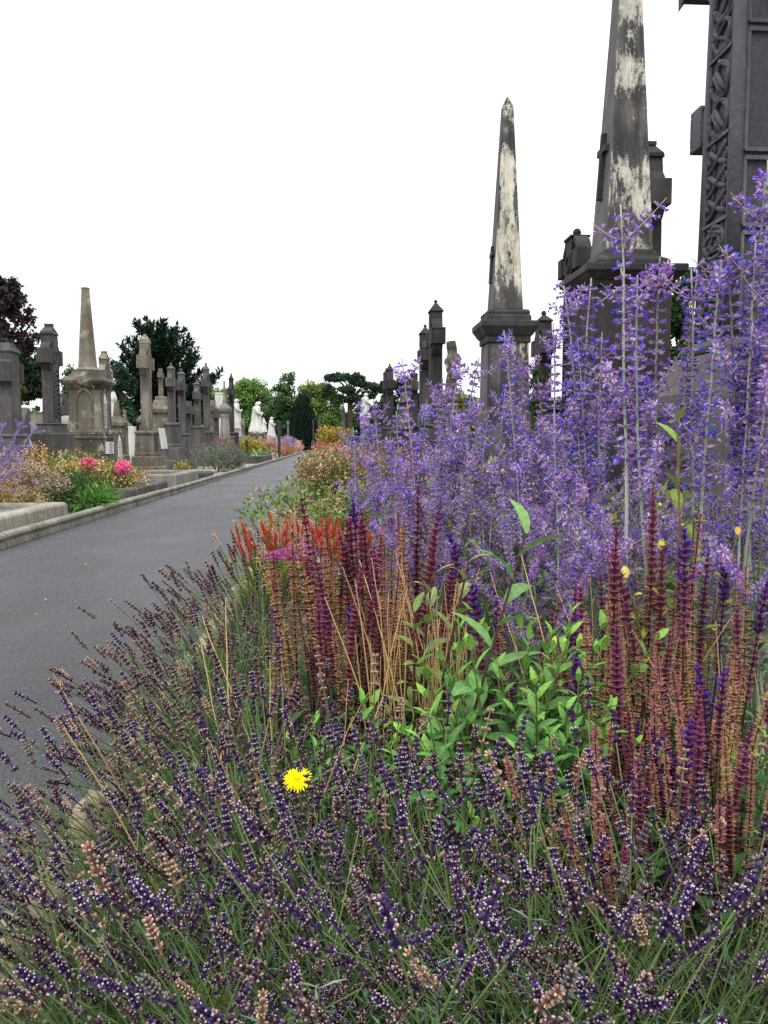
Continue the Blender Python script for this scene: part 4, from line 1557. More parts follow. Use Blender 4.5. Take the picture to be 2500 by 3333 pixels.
def bud(mb, p, d, L, r, c0, c1, ctip):
    """one lavender calyx: a small ribbed tube, paler at its mouth"""
    a, b = basis(d)
    vs = []
    for t, k in ((0, .55), (.5, 1.0), (.82, .85)):
        for j in range(4):
            an = j * PI / 2 + .4
            vs.append(p + d * (L * t) + (a * math.cos(an) + b * math.sin(an)) * (r * k))
    vs.append(p + d * L)
    f0 = [(j, (j + 1) % 4, 4 + (j + 1) % 4, 4 + j) for j in range(4)]
    f1 = [(4 + j, 4 + (j + 1) % 4, 8 + (j + 1) % 4, 8 + j) for j in range(4)]
    f2 = [(8 + j, 8 + (j + 1) % 4, 12) for j in range(4)]
    i0 = len(mb.v)
    mb.add(vs, f0, c0)
    n = len(mb.v)
    mb.v = mb.v
    for f in f1:
        mb.f.append(tuple(i0 + i for i in f)); mb.c.append(c1); mb.m.append(0)
    for f in f2:
        mb.f.append(tuple(i0 + i for i in f)); mb.c.append(ctip); mb.m.append(0)


# ---- lavender
LAV = []
r = random.Random(51)
LP = {'purple': (S(64, 44, 84), S(92, 70, 118), S(212, 198, 204)), 'dark': (S(56, 40, 60), S(86, 66, 84), S(190, 166, 158)), 'dry': (S(76, 58, 66), S(112, 92, 96), S(202, 178, 164)),
      'buff': (S(138, 110, 92), S(182, 154, 134), S(228, 208, 184)), 'grey': (S(88, 84, 86), S(124, 120, 118), S(156, 152, 148))}
LSTEMC = [S(92, 116, 68), S(110, 134, 80), S(78, 98, 62)]
for kind, cnt in (('purple', 5), ('dark', 5), ('dry', 4), ('buff', 2), ('grey', 2)):
    for q in range(cnt):
        L = r.uniform(.33, .42)
        pts, d = bent(L, r.uniform(.1, .5), 6, .03, r)
        st = MB()
        st.tube(pts, [.0013, .0012, .0012, .0011, .001, .001, .0009], 4, jit(r.choice(LSTEMC), .12, r), cap=False)
        if r.random() < .6:
            p_, d_ = along(pts, r.uniform(.15, .4))
            for s in (-1, 1):
                st.leaf(p_, (d_ + radial(d_, s * PI / 2) * .7), UP, r.uniform(.02, .035), .004, jit(S(112, 138, 96), .12, r), .5, 2)
        fl = MB()
        sp = r.uniform(.017, .032)
        nw = r.randint(3, 5)
        c0, c1, c2 = LP[kind]
        for k in range(nw + 1):
            if k == 0:
                off = -r.uniform(.012, .022)
            else:
                off = sp * (k - 1) / (nw - 1)
            p_ = pts[-1] + d * off
            m = 5 if k == 0 else (8 if k < nw - 1 else 6)
            ph = r.uniform(0, 6)
            up_ = .45 + .9 * max(0, k) / nw
            for j in range(m):
                ra = radial(d, ph + j * 2 * PI / m)
                dd = (ra + d * (up_ + r.uniform(-.25, .25))).normalized()
                w = r.random()
                a0_, a1_ = (c0, c1) if w < .88 else (LP['buff'][0], LP['buff'][1])
                bud(fl, p_ + ra * .001, dd, r.uniform(.0060, .0088), r.uniform(.0014, .0020), jit(a0_, .15, r), jit(a1_, .15, r), jit(c2 if r.random() < .55 else a1_, .1, r))
            if kind == 'purple' and k and r.random() < .1:
                ra = radial(d, r.uniform(0, 6))
                for e in range(3):
                    fl.kite(p_ + ra * .008, ra + d * .3 + rdir(r) * .5, d, .006, .004, jit(S(112, 92, 200), .1, r))
        fl.tube([pts[-1] - d * .02, pts[-1] + d * sp], [.0018, .001], 4, c0, cap=False)
        ms = st.mesh('lavender_stem', PLANT, colors=True)
        mf = fl.mesh('lavender_spike', PETAL, colors=True)
        LAV.append((kind, ms, mf, st, fl))
LMASS = []
for mix in (('purple', 'dark', 'purple', 'dry'), ('purple', 'dark', 'grey', 'dark'), ('dark', 'dry', 'dry', 'dark')):
    mb = MB()
    for i in range(64):
        it = r.choice([l for l in LAV if l[0] == r.choice(mix)] or LAV)
        a, q = r.uniform(0, 6.28), math.sqrt(r.random())
        m = M4.Translation((.1 * q * math.cos(a), .1 * q * math.sin(a), 0)) @ M4.Rotation(a + r.uniform(-.3, .3), 4, 'Z') @ M4.Rotation(.1 + .75 * q, 4, 'Y') @ M4.Scale(r.uniform(.6, .98), 4)
        mb.merge(it[3], m)
        mb.merge(it[4], m)
    LMASS.append(mb.mesh('lavender_inner_stems', PETAL, colors=True))
LFOL = []
for q in range(4):
    mb = MB()
    for i in range(330):
        an = r.uniform(0, 2 * PI)
        rr = .20 * math.sqrt(r.random())
        h = r.uniform(.02, .24) * (1 - rr * 1.7)
        p = V((rr * math.cos(an), rr * math.sin(an), h))
        out = V((math.cos(an), math.sin(an), 0))
        base_d = (out * r.uniform(.2, 1.0) + UP * r.uniform(.2, 1.2) + rdir(r) * .4).normalized()
        if i % 6 == 0:      # a shoot with paired leaves
            e = p + base_d * r.uniform(.05, .11)
            mb.tube([p, e], [.0016, .001], 3, jit(S(96, 110, 78), .15, r), cap=False)
            for k in range(5):
                q_ = p.lerp(e, k / 4)
                for s in (-1, 1):
                    mb.leaf(q_, base_d * .6 + radial(base_d, s * PI / 2 + k * 1.57), UP, r.uniform(.022, .04), .0042, jit(r.choice([S(118, 142, 118), S(96, 122, 88), S(134, 154, 136)]), .12, r), .4, 2)
        else:
            mb.leaf(p, base_d, UP, r.uniform(.03, .07), r.uniform(.003, .005), jit(r.choice([S(66, 92, 54), S(48, 72, 40), S(88, 112, 80), S(54, 80, 42)]), .16, r), r.uniform(.1, .9), 3)
    LFOL.append(mb.mesh('lavender_foliage', PLANT, colors=True))


def lavender(x, y, n, label, az=None, spread=.9, wts=(6, 4, 3, 1, 1), s0=1.0, lo=.08, seed=0, up=.0):
    """az: the side the bush leans to; spread: how far its stems fan out"""
    r = random.Random(900 + seed)
    t0 = thing('lavender_bush', label, 'lavender', (x, y, .08), r.uniform(0, .3), 'lavender bushes along the rope kerb')
    f = put(r.choice(LFOL), 'foliage', t0, M4.Rotation(r.uniform(0, 6), 4, 'Z') @ M4.Scale(1.1 * s0, 4))
    kd = ['purple', 'dark', 'dry', 'buff', 'grey']
    mo = put(LMASS[2] if wts[0] < 3 else LMASS[seed % 2], 'inner_flower_stems', t0, M4.Translation((.06 * math.cos(az), .06 * math.sin(az), .04) if az is not None else (0, 0, .04)) @ M4.Rotation((.22 if az is not None else 0), 4, 'Y' if az is None else V((-math.sin(az), math.cos(az), 0))) @ M4.Rotation(r.uniform(0, 6), 4, 'Z'))
    mo['kind'] = 'stuff'
    for i in range(n):
        k = r.choices(kd, wts)[0]
        it = r.choice([l for l in LAV if l[0] == k])
        a = r.uniform(0, 2 * PI)
        if az is not None and r.random() < .72:
            a = az + r.gauss(0, .62)
        tilt = (lo + spread * math.sqrt(r.random())) * r.uniform(.75, 1.1)
        b = V((math.cos(a), math.sin(a), 0)) * r.uniform(0, .14) * (1 if az is None else .9) + V((r.uniform(-.05, .05), r.uniform(-.05, .05), r.uniform(.02, .1) + up))
        s = s0 * r.uniform(.85, 1.18) * (1.0 - .0 * tilt)
        m = M4.Translation(b) @ M4.Rotation(a, 4, 'Z') @ M4.Rotation(tilt, 4, 'Y') @ M4.Rotation(r.uniform(-.5, .5), 4, 'Z') @ M4.Scale(s, 4)
        st = put(it[1], 'stem', t0, m)
        put(it[2], 'flower_spike', st)
    return t0


# ---- salvia
SAL = []
SP = {'violet': (S(88, 40, 128), S(104, 44, 96), S(118, 54, 86)), 'maroon': (S(130, 52, 96), S(118, 54, 80), S(140, 88, 84)), 'pink': (S(150, 84, 98), S(180, 126, 116), S(196, 156, 124)), 'gold': (S(174, 124, 104), S(188, 152, 108), S(176, 154, 96))}
r = random.Random(61)
for kind, cnt in (('violet', 4), ('maroon', 5), ('pink', 4), ('gold', 5)):
    for q in range(cnt):
        L = r.uniform(.44, .56)
        pts, d = bent(L, r.uniform(.02, .22), 8, .03, r)
        st = MB()
        sc = jit(S(62, 44, 44), .2, r) if kind != 'gold' else jit(S(86, 66, 46), .2, r)
        st.tube(pts, [.0024, .0023, .0022, .002, .0018, .0016, .0014, .0012, .001], 4, sc, cap=False)
        for k in range(2):
            p_, d_ = along(pts, .12 + .13 * k)
            ph = r.uniform(0, 6)
            for s in (0, 1):
                ra = radial(d_, ph + s * PI)
                st.leaf(p_, ra + d_ * .5, UP, r.uniform(.04, .065), r.uniform(.014, .022), jit(r.choice([S(72, 104, 60), S(88, 122, 72)]), .14, r), .7, 4, .2, saw=.12)
        fl = MB()
        t0_ = r.uniform(.42, .58) if kind != 'violet' else r.uniform(.55, .7)
        step = .0135 if kind in ('gold', 'pink') else .0105
        nw = int((1 - t0_) * L / step)
        ca, cb, cc = SP[kind]
        for k in range(nw):
            t = k / max(1, nw - 1)
            p_, d_ = along(pts, t0_ + (1 - t0_) * t)
            m = 6
            ph = k * .55
            sz = .0126 * (1 - .45 * max(0, t - .86) / .14) * r.uniform(.78, 1.2) * (.85 if t < .1 else 1)
            for j in range(m):
                if r.random() < (.24 if kind in ('gold', 'pink') else .12):
                    continue
                ra = radial(d_, ph + j * 2 * PI / m + r.uniform(-.3, .3)) + d_ * r.uniform(-.25, .25)
                col = mixc(cc, cb, min(1, t * 1.6)) if t < .62 else mixc(cb, ca, (t - .62) / .38)
                col = jit(col, .2, r)
                dd = (ra + d_ * (.4 + .45 * t)).normalized()
                # two lips of the calyx
                fl.kite(p_, dd, d_, sz, sz * .62, col, .55, .0015)
                fl.kite(p_, (dd - d_ * .55).normalized(), d_, sz * .85, sz * .55, mixc(col, S(200, 160, 140), .18), .55, -.0012)
                if kind == 'violet' and t > .5 and r.random() < .6:
                    v = jit(r.choice([S(82, 40, 160), S(74, 34, 132), S(98, 48, 168)]), .18, r)
                    fl.kite(p_ + dd * sz * .5, dd + d_ * .35, ra, sz * 1.15, sz * .5, v)
                    fl.kite(p_ + dd * sz * .5, dd - d_ * .35, ra, sz * .95, sz * .6, v)
        SAL.append((kind, st.mesh('salvia_stem', PLANT, colors=True), fl.mesh('salvia_spike', PETAL, colors=True), pts[-1].copy()))
SFOL = []
for q in range(3):
    mb = MB()
    for i in range(85):
        an, rr = r.uniform(0, 6.28), .20 * math.sqrt(r.random())
        h = r.uniform(.03, .3) * (1 - rr)
        out = V((math.cos(an), math.sin(an), 0))
        mb.leaf(V((rr * math.cos(an), rr * math.sin(an), h)), out * r.uniform(.4, 1) + UP * r.uniform(.1, .8) + rdir(r) * .3, UP, r.uniform(.045, .09), r.uniform(.018, .032), jit(r.choice([S(58, 92, 50), S(74, 110, 60), S(48, 78, 46)]), .18, r), r.uniform(.3, 1.1), 4, .2, saw=.1)
    SFOL.append(mb.mesh('salvia_foliage', PLANT, colors=True))


def salvia(x, y, n, label, s0=1.0, wts=(2, 4, 4, 4), rx=.2, ry=.2, lean=.12, az=None, seed=0, zoff=.0, fol=True):
    r = random.Random(700 + seed)
    t0 = thing('salvia_plant', label, 'salvia', (x, y, .08), 0, 'salvia plants of the border')
    if fol:
        put(r.choice(SFOL), 'foliage', t0, M4.Rotation(r.uniform(0, 6), 4, 'Z') @ M4.Scale(1.15, 4))
    kd = ['violet', 'maroon', 'pink', 'gold']
    for i in range(n):
        it = r.choice([l for l in SAL if l[0] == r.choices(kd, wts)[0]] or SAL)
        a = r.uniform(0, 2 * PI) if az is None or r.random() < .4 else az + r.gauss(0, .5)
        q = math.sqrt(r.random())
        b = V((rx * q * math.cos(a), ry * q * math.sin(a), r.uniform(0, .04) + zoff))
        tilt = abs(r.gauss(0, lean)) + .02
        s = s0 * r.choice((r.uniform(.55, 1.0), r.uniform(.8, 1.16)))
        m = M4.Translation(b) @ M4.Rotation(a + r.uniform(-.4, .4), 4, 'Z') @ M4.Rotation(tilt, 4, 'Y') @ M4.Rotation(r.uniform(0, 6), 4, 'Z') @ M4.Scale(s, 4)
        st = put(it[1], 'stem', t0, m)
        put(it[2], 'flower_spike', st)
    return t0


# ---- russian sage
SAGE = []
r = random.Random(71)
CAL = [S(170, 132, 196), S(192, 158, 214), S(134, 98, 164), S(214, 192, 226), S(156, 116, 184)]
BLU = [S(122, 106, 232), S(108, 92, 224), S(144, 126, 238)]
SSTEM = [S(176, 190, 166), S(152, 170, 138), S(192, 202, 182)]


def whorl(fl, p0, d, sz, r, blue=.2, n=7, fade=0.0):
    ph = r.uniform(0, 6)
    for j in range(n):
        ra = radial(d, ph + j * 2 * PI / n + r.uniform(-.2, .2))
        dd = (ra + d * r.uniform(-.25, .55)).normalized()
        col = jit(mixc(r.choice(CAL), S(176, 168, 164), fade), .18, r)
        L = sz * r.uniform(.62, .9)
        p = p0 + ra * (sz * r.uniform(.08, .2)) - d * (sz * r.uniform(0, .18))
        a, b = basis(dd)
        # a fuzzy pod of two crossed blades with a pale lip
        fl.kite(p, dd, a, L, L * .36, col)
        fl.kite(p, dd, b, L, L * .36, jit(col, .12, r))
        if r.random() < .55:
            fl.kite(p + dd * L * .5, dd + rdir(r) * .5, a, L * .6, L * .24, jit(S(212, 188, 216), .1, r))
        if r.random() < blue:
            bl = jit(r.choice(BLU), .14, r)
            e = p + dd * L * .8
            for s in range(3):
                fl.kite(e, dd + rdir(r) * .8, a, L * .6, L * .45, bl)


def sage_shape(L, nbr, bend, blue, r, fade=0.0, bl=.3, sz=.0165, dense=.0185):
    pts, d = bent(L, bend, 10, .035, r)
    st, fl = MB(), MB()
    n = len(pts)
    col = jit(r.choice(SSTEM), .08, r)
    st.tube(pts, [.0034 * (1 - i / n) + .0012 for i in range(n)], 5, col, cap=False)
    # leafy lower part
    for k in range(16):
        p_, d_ = along(pts, .06 + .36 * k / 16)
        ra = radial(d_, k * 1.57 + r.uniform(-.3, .3))
        e = st.leaf(p_, ra + d_ * .6, UP, r.uniform(.03, .055), r.uniform(.008, .016), jit(r.choice([S(134, 154, 126), S(108, 132, 96), S(150, 166, 142)]), .12, r), .6, 5, .2, saw=.5)
    for k in range(nbr):
        t = .42 + .52 * (k // 2) / max(1, nbr // 2 - 1)
        p_, d_ = along(pts, min(.97, t))
        ra = radial(d_, (k % 2) * PI + (k // 2) * 1.57 + r.uniform(-.35, .35))
        bl_ = (bl * (1 - t) + .07) * L * r.uniform(.75, 1.15)
        b, q = [p_], p_.copy()
        dd = (ra * 1.0 + d_ * .62).normalized()
        ns = 5
        for i in range(ns):
            q = q + dd * (bl_ / ns)
            dd = (dd + UP * .09 + rdir(r) * .06).normalized()
            b.append(q.copy())
        st.tube(b, [.0015, .0013, .0011, .001, .0008, .0006], 4, mixc(col, S(150, 130, 160), .3), cap=False)
        nwh = int(bl_ / dense)
        for i in range(nwh):
            u = .16 + .84 * i / max(1, nwh)
            p2, d2 = along(b, min(1, u))
            whorl(fl, p2, d2, sz * (1.05 - .2 * u), r, blue, r.randint(8, 10), fade * r.random())
    nwh = int(L * .42 / dense)
    for i in range(nwh):
        u = .58 + .42 * i / nwh
        p2, d2 = along(pts, u)
        whorl(fl, p2, d2, sz * (1.2 - .35 * (u - .58)), r, blue, r.randint(10, 13), fade * .5 * r.random())
    return st.mesh('sage_stem', PLANT, colors=True), fl.mesh('sage_panicle', PETAL, colors=True), pts[-1].copy()


for q in range(9):
    SAGE.append(sage_shape(1.0, r.choice([6, 8, 8]), r.uniform(.05, .3), [.14, .22, .09][q % 3], r, [.0, .2, .5][q % 3], r.uniform(.24, .36)))
SPRIG = [sage_shape(1.0, r.choice([4, 6, 8]), r.uniform(.02, .22), .2, r, .1, .2) for _ in range(4)]


def aim(tip, base, target, roll):
    """place a stem so that it grows from base and ends at target"""
    v = V(target) - V(base)
    qd = V(tip).rotation_difference(v)
    s = v.length / V(tip).length
    return M4.Translation(base) @ qd.to_matrix().to_4x4() @ M4.Rotation(roll, 4, V(tip).normalized()) @ M4.Scale(s, 4)


SGFOL = []
for q in range(2):
    mb = MB()
    for i in range(200):
        an, rr = r.uniform(0, 6.28), .26 * math.sqrt(r.random())
        h = r.uniform(.04, .62)
        out = V((math.cos(an), math.sin(an), 0))
        mb.leaf(V((rr * math.cos(an), rr * math.sin(an), h)), out * r.uniform(.3, 1) + UP * r.uniform(.2, .9) + rdir(r) * .3, UP, r.uniform(.04, .075), r.uniform(.010, .02), jit(r.choice([S(96, 122, 84), S(72, 104, 62), S(128, 146, 112), S(84, 112, 60)]), .18, r), r.uniform(.3, .9), 5, .2, saw=.45)
    SGFOL.append(mb.mesh('sage_foliage', PLANT, colors=True))


def sage(x, y, tips, label, seed=0, n_extra=0, hx=(.9, 1.2), rx=.25, wx=.3):
    """tips: (photo x, photo y, depth) where measured flower wands end; n_extra more wands round about"""
    r = random.Random(500 + seed)
    t0 = thing('russian_sage', label, 'russian sage', (x, y, .08), 0, 'russian sage clumps of the border')
    o = V((x, y, .08))
    put(r.choice(SGFOL), 'foliage', t0, M4.Rotation(r.uniform(0, 6), 4, 'Z'))
    for tp in tips:
        p = at(tp[0], tp[1], tp[2]) - o
        lib = SPRIG if len(tp) > 3 else SAGE
        it = r.choice(lib)
        b = V((r.uniform(-.12, .12) + p.x * .25, r.uniform(-.1, .1), 0))
        st = put(it[0], 'stem', t0, aim(it[2], b, p, r.uniform(0, 6)))
        put(it[1], 'flower_panicle', st)
    for i in range(n_extra):
        it = r.choice(SAGE)
        a, q = r.uniform(0, 6.28), math.sqrt(r.random())
        h = r.uniform(*hx)
        b = V((.12 * q * math.cos(a), .12 * q * math.sin(a), 0))
        p = V((wx * q * math.cos(a), rx * q * math.sin(a), h))
        st = put(it[0], 'stem', t0, aim(it[2], b, p, r.uniform(0, 6)))
        put(it[1], 'flower_panicle', st)
    return t0
# ------------------------------------------------------------------ planting the border
# lavender along the rope kerb, leaning out over it, and across the near end of the border
W = PI
LV = [
    (-.18, 1.06, 62, 'lavender bush left of and below the yellow flower, purple heads all leaning left', W * .92, .85, (7, 3, 2, 1, 1)),
    (.06, 1.02, 62, 'lavender bush between the bottom edge and the buff-headed bush', W * .8, .7, (7, 4, 2, 1, 1)),
    (.27, 1.0, 62, 'lavender bush in front of the bright green shoots, nearer the bottom edge', None, .7, (7, 4, 1, 1, 1)),
    (.50, 1.0, 56, 'lavender bush just above the bottom right corner, before the maroon salvia', None, .65, (8, 3, 1, 1, .5)),
    (-.30, .95, 52, 'lavender bush at the near left corner, leaning out over the rope kerb', W * .95, 1.05, (7, 3, 2, 1, 1)),
    (-.31, 1.25, 54, 'second lavender bush along the kerb, its stems almost lying over the stones', W * .95, 1.05, (7, 4, 2, 1, 1)),
    (-.32, 1.58, 60, 'lavender bush with one bright violet spike, left of the yellow flower', W * .93, .95, (6, 5, 3, 1, 1)),
    (-.34, 1.94, 94, 'brownish purple lavender bush at the bulge of the kerb, third from the path end', W * .9, .85, (2, 6, 5, 1, 0)),
    (-.37, 2.3, 90, 'fading lavender bush leaning over the kerb left of the salvia', W * .9, .8, (1, 6, 6, 1, 0)),
    (-.36, 2.75, 86, 'brown seedy lavender bush just before the farthest one', W * .85, .75, (0, 6, 7, 1, 0)),
    (-.34, 3.25, 72, 'farthest lavender bush, dark brown heads against the asphalt', W * .8, .65, (0, 7, 6, 1, 0)),
    (-.05, .90, 78, 'lavender bush at the bottom edge, straight below the yellow flower', W * .9, .8, (7, 3, 2, 1, 1.5)),
    (-.06, 1.22, 74, 'lavender bush right under the yellow flower, tall pale-tipped heads', W * .7, .7, (6, 4, 3, 2, 1)),
    (-.1, 1.62, 56, 'lavender bush behind the yellow flower, mixed with salvia leaves', W * .7, .5, (3, 5, 4, 2, 0)),
    (.17, .88, 76, 'lavender bush in the middle of the bottom edge', None, .75, (7, 3, 1.5, 1, 1.5)),
    (.17, 1.17, 74, 'lavender bush before the bright green shoots, long straight stems', W * .5, .6, (6, 4, 2, 2, 1)),
    (.37, .9, 76, 'lavender bush at the bottom edge, below the maroon salvia', None, .75, (8, 3, 1, 1, 1)),
    (.42, 1.12, 64, 'lavender bush touching the front of the right-hand maroon salvia', None, .6, (7, 4, 1.5, 1.5, .5)),
    (.57, .9, 68, 'lavender bush in the bottom right corner, with one pale lilac head', None, .7, (8, 3, 1, 1, .5)),
    (.02, 1.42, 48, 'lavender bush with pale buff heads between the yellow flower and the green shoots', None, .5, (4, 5, 3, 3, 0)),
]
for i, (x, y, n, lab, az, sp, wt) in enumerate(LV):
    if az is not None and x < -.25:
        x, sp = x + .06, sp * .85
    lavender(x, y, n, lab, az, sp, wt, seed=i, s0=1.0 if y < 2.5 else 1.12)

SV = [
    (-.2, 1.98, 16, 'low salvia among the lavender, violet tips left of the main clump', .74, (3, 5, 3, 2), .1, .12, .10),
    (-.02, 2.22, 42, 'salvia clump with rusty pink seed spikes, left part of the main clump', 1.12, (1.5, 4, 5, 5), .17, .18, .07),
    (.07, 2.25, 48, 'tall maroon salvia in the middle of the main clump, beside the straw stalks', 1.4, (1.5, 6, 5, 4), .16, .2, .08),
    (.19, 2.45, 16, 'tallest salvia, dark purple tips rising in front of the red bistort', 1.42, (2, 7, 3, 1), .12, .12, .05),
    (.22, 2.55, 26, 'salvia with faded gold spikes right behind the straw stalks', 1.3, (2, 3, 4, 5), .12, .18, .10),
    (.50, 1.95, 16, 'sparse violet salvia behind the bright green shoots', 1.15, (6, 3, 2, 2), .12, .2, .12),
    (.80, 1.95, 44, 'tall tan salvia with violet tips at the right edge', 1.35, (2, 4, 4, 7), .2, .2, .08),
    (.66, 1.62, 40, 'golden tan salvia spikes, left half of the right-hand clump', 1.08, (1.5, 3, 4, 7), .15, .16, .08),
    (.56, 1.30, 44, 'pink and maroon salvia leaning toward the bottom right lavender', .84, (1, 6, 7, 3), .15, .15, .16),
    (.72, 1.34, 42, 'maroon salvia with a violet tuft at the lower right edge', .95, (2, 7, 5, 3), .14, .15, .12),
    (.44, 1.34, 18, 'thin gold and pink salvia spikes beside the green shoots', .72, (2, 3, 4, 6), .1, .12, .12),
]
for i, (x, y, n, lab, s, wt, rx, ry, ln_) in enumerate(SV):
    salvia(x, y, n, lab, s, wt, rx, ry, ln_, seed=i)

# russian sage: measured wand tips (photo x, y, depth)
sage(.3, 3.2, [(1308, 1165, 2.9, 1), (1215, 1300, 2.9, 1), (1150, 1390, 3.1), (1500, 1165, 3.1, 1), (1560, 1165, 3.1, 1), (1440, 1230, 3.0), (1390, 1300, 3.0), (1270, 1420, 3.0), (1190, 1470, 3.1), (1340, 1400, 3.0), (1180, 1340, 3.2, 1)],
     'russian sage clump at the left end, one long bare sprig rising against the sky', 1, 7, (.8, 1.1), .25, .2)
sage(.5, 3.15, [(1420, 1255, 3.2), (1540, 1290, 3.0), (1645, 1265, 3.0), (1500, 1330, 3.0), (1590, 1350, 3.1), (1460, 1380, 2.9)],
     'dense russian sage clump in front of the whole obelisk', 2, 9, (.8, 1.12), .3, .3)
sage(.8, 3.1, [(1640, 1075, 2.8, 1), (1700, 1150, 2.9, 1), (1750, 1230, 2.9), (1650, 1300, 2.9), (1690, 1340, 2.9), (1850, 1330, 2.8), (1790, 1400, 2.9)],
     'dense russian sage clump in front of the ivy-hung cross', 3, 8, (.75, 1.08), .3, .3)
sage(.9, 2.55, [(1835, 930, 2.4, 1), (1880, 1100, 2.4, 1), (1925, 905, 2.4, 1), (1960, 1080, 2.4), (1870, 1220, 2.4), (1800, 1050, 2.5, 1)],
     'russian sage with tall wands in front of the tallest obelisk plinth', 4, 2, (.7, .9), .25, .3)
sage(.98, 2.35, [(2020, 665, 2.2, 1), (2075, 895, 2.2), (2148, 835, 2.25, 1), (2250, 875, 2.3, 1), (2270, 880, 2.35, 1), (2100, 1240, 2.3), (2020, 870, 2.3, 1)],
     'russian sage with the tallest single wand, standing before the tallest obelisk', 5, 0, (.5, .7), .2, .2)
sage(1.22, 2.3, [(2365, 805, 2.1, 1), (2460, 780, 2.1, 1), (2500, 520, 2.2, 1), (2490, 590, 2.1, 1), (2350, 850, 2.1, 1), (2480, 900, 2.2), (2540, 700, 2.1), (2560, 900, 2.0), (2450, 1050, 2.1, 1)],
     'russian sage at the right edge, its wands crossing the big knotwork cross', 6, 2, (.5, .7), .2, .25)
sage(.62, 2.75, [(1900, 1560, 2.3), (1990, 1750, 2.1), (1960, 1640, 2.2), (1850, 1500, 2.4), (1700, 1480, 2.5), (1600, 1480, 2.6)],
     'low leaning russian sage spilling forward below the tall wands', 7, 3, (.5, .75), .3, .34)
sage(.3, 2.85, [(1300, 1480, 2.7), (1420, 1450, 2.7), (1540, 1470, 2.7)],
     'low russian sage between the tall salvia and the dense clump', 8, 1, (.5, .7), .25, .3)
sage(1.05, 3.2, [(2050, 1420, 2.9), (2130, 1400, 2.9), (1980, 1380, 2.9)],
     'low russian sage at the foot of the tallest obelisk', 9, 5, (.45, .7), .25, .3)
sage(1.4, 2.75, [(2380, 1500, 2.5), (2300, 1600, 2.5), (2460, 1560, 2.4)],
     'low russian sage below the plinth of the big knotwork cross', 10, 2, (.4, .55), .2, .3)

# bright green leafy shoots in the middle of the salvia
LEAFY = []
r = random.Random(81)
for q in range(6):
    mb = MB()
    L = r.uniform(.2, .3)
    pts, d = bent(L, r.uniform(.05, .4), 5, .04, r)
    mb.tube(pts, [.0028, .0026, .0023, .002, .0017, .0014], 5, jit(S(104, 128, 70), .1, r), cap=False)
    n = 6
    for k in range(n):
        t = .2 + .8 * k / (n - 1)
        p_, d_ = along(pts, t)
        for s in (0, 1):
            ra = radial(d_, s * PI + k * 1.57)
            ll = (.075 - .04 * t) * r.uniform(.8, 1.2)
            col = mixc(S(80, 134, 72), S(132, 184, 82), max(0, t - .5) / .5)
            mb.leaf(p_, ra * (1.2 - .8 * t) + d_ * (.35 + .8 * t), d_, ll, ll * .36, jit(col, .12, r), r.uniform(.2, .9), 7, .25, mixc(col, S(180, 200, 130), .35), saw=.14)
    LEAFY.append(mb.mesh('leafy_shoot', PLANT, colors=True))


def shoots(x, y, n, label, rx, ry, s0=1.0, seed=0, h=.2, cat='leafy plant'):
    r = random.Random(300 + seed)
    t0 = thing('leafy_plant', label, cat, (x, y, .08), 0)
    for i in range(n):
        a, q = r.uniform(0, 6.28), math.sqrt(r.random())
        m = M4.Translation((rx * q * math.cos(a), ry * q * math.sin(a), r.uniform(.3, 1) * h)) @ M4.Rotation(a, 4, 'Z') @ M4.Rotation(r.uniform(0, .5), 4, 'Y') @ M4.Rotation(r.uniform(0, 6), 4, 'Z') @ M4.Scale(s0 * r.uniform(.8, 1.25), 4)
        put(r.choice(LEAFY), 'leafy_shoot', t0, m)
    return t0


shoots(.40, 1.72, 46, 'bright green bushy plant with toothed leaves in the middle of the salvia', .19, .16, 1.0, 1, .34)
shoots(.30, 1.50, 16, 'small fresh green plant just behind the lavender heads, under the bushy green one', .14, .1, .8, 2, .26)
shoots(-.02, 1.78, 16, 'dark leafy plant low behind the yellow flower', .16, .14, 1.0, 3, .16)
shoots(.62, 1.45, 14, 'green leafy plant at the foot of the tan salvia on the right', .16, .14, .85, 4, .08)
shoots(.84, 1.55, 14, 'dull green leafy plant at the right edge below the maroon salvia', .14, .2, .9, 5, .08)


def big_leaf_plant(label, x, y, stems, seed, rz=0):
    """tall shoots with large pointed leaves; stems = (tip photo x, y, depth, leaf length, width, count, colours)"""
    r = random.Random(seed)
    t0 = thing('leafy_plant', label, 'leafy plant', (x, y, .08), 0)
    o = V((x, y, .08))
    for (px, py, Y, ll, lw, n, c1, c2, t1, sc) in stems:
        e = at(px, py, Y) - o
        b = V((r.uniform(-.04, .04), r.uniform(-.04, .04), 0))
        m = b.lerp(e, .5) + V((-.03, 0, 0))
        pts = [b.lerp(m, .5), m, m.lerp(e, .5) + V((.0, 0, .0)), e]
        pts = [b] + pts
        mb = MB()
        mb.tube(pts, [.0045, .004, .0035, .003, .0022], 6, sc, cap=False)
        st = mb.build('stem', PLANT, t0, colors=True)
        for k in range(n):
            t = t1 + (1 - t1) * k / max(1, n - 1)
            p_, d_ = along(pts, min(.999, t))
            ra = radial(d_, k * 2.4 + r.uniform(-.3, .3))
            lf = MB()
            L = ll * (1.05 - .45 * t) * r.uniform(.85, 1.15)
            cc = jit(mixc(c1, c2, t), .14, r)
            lf.leaf(p_, ra * (1.1 - .6 * t) + d_ * (.4 + .6 * t), d_, L, lw * L / ll, cc, r.uniform(.5, 1.3), 10, r.uniform(.1, .3), mixc(cc, S(190, 206, 140), .4), saw=.08)
            lf.build('leaf', PLANT, st, colors=True, smooth=True)
    return t0


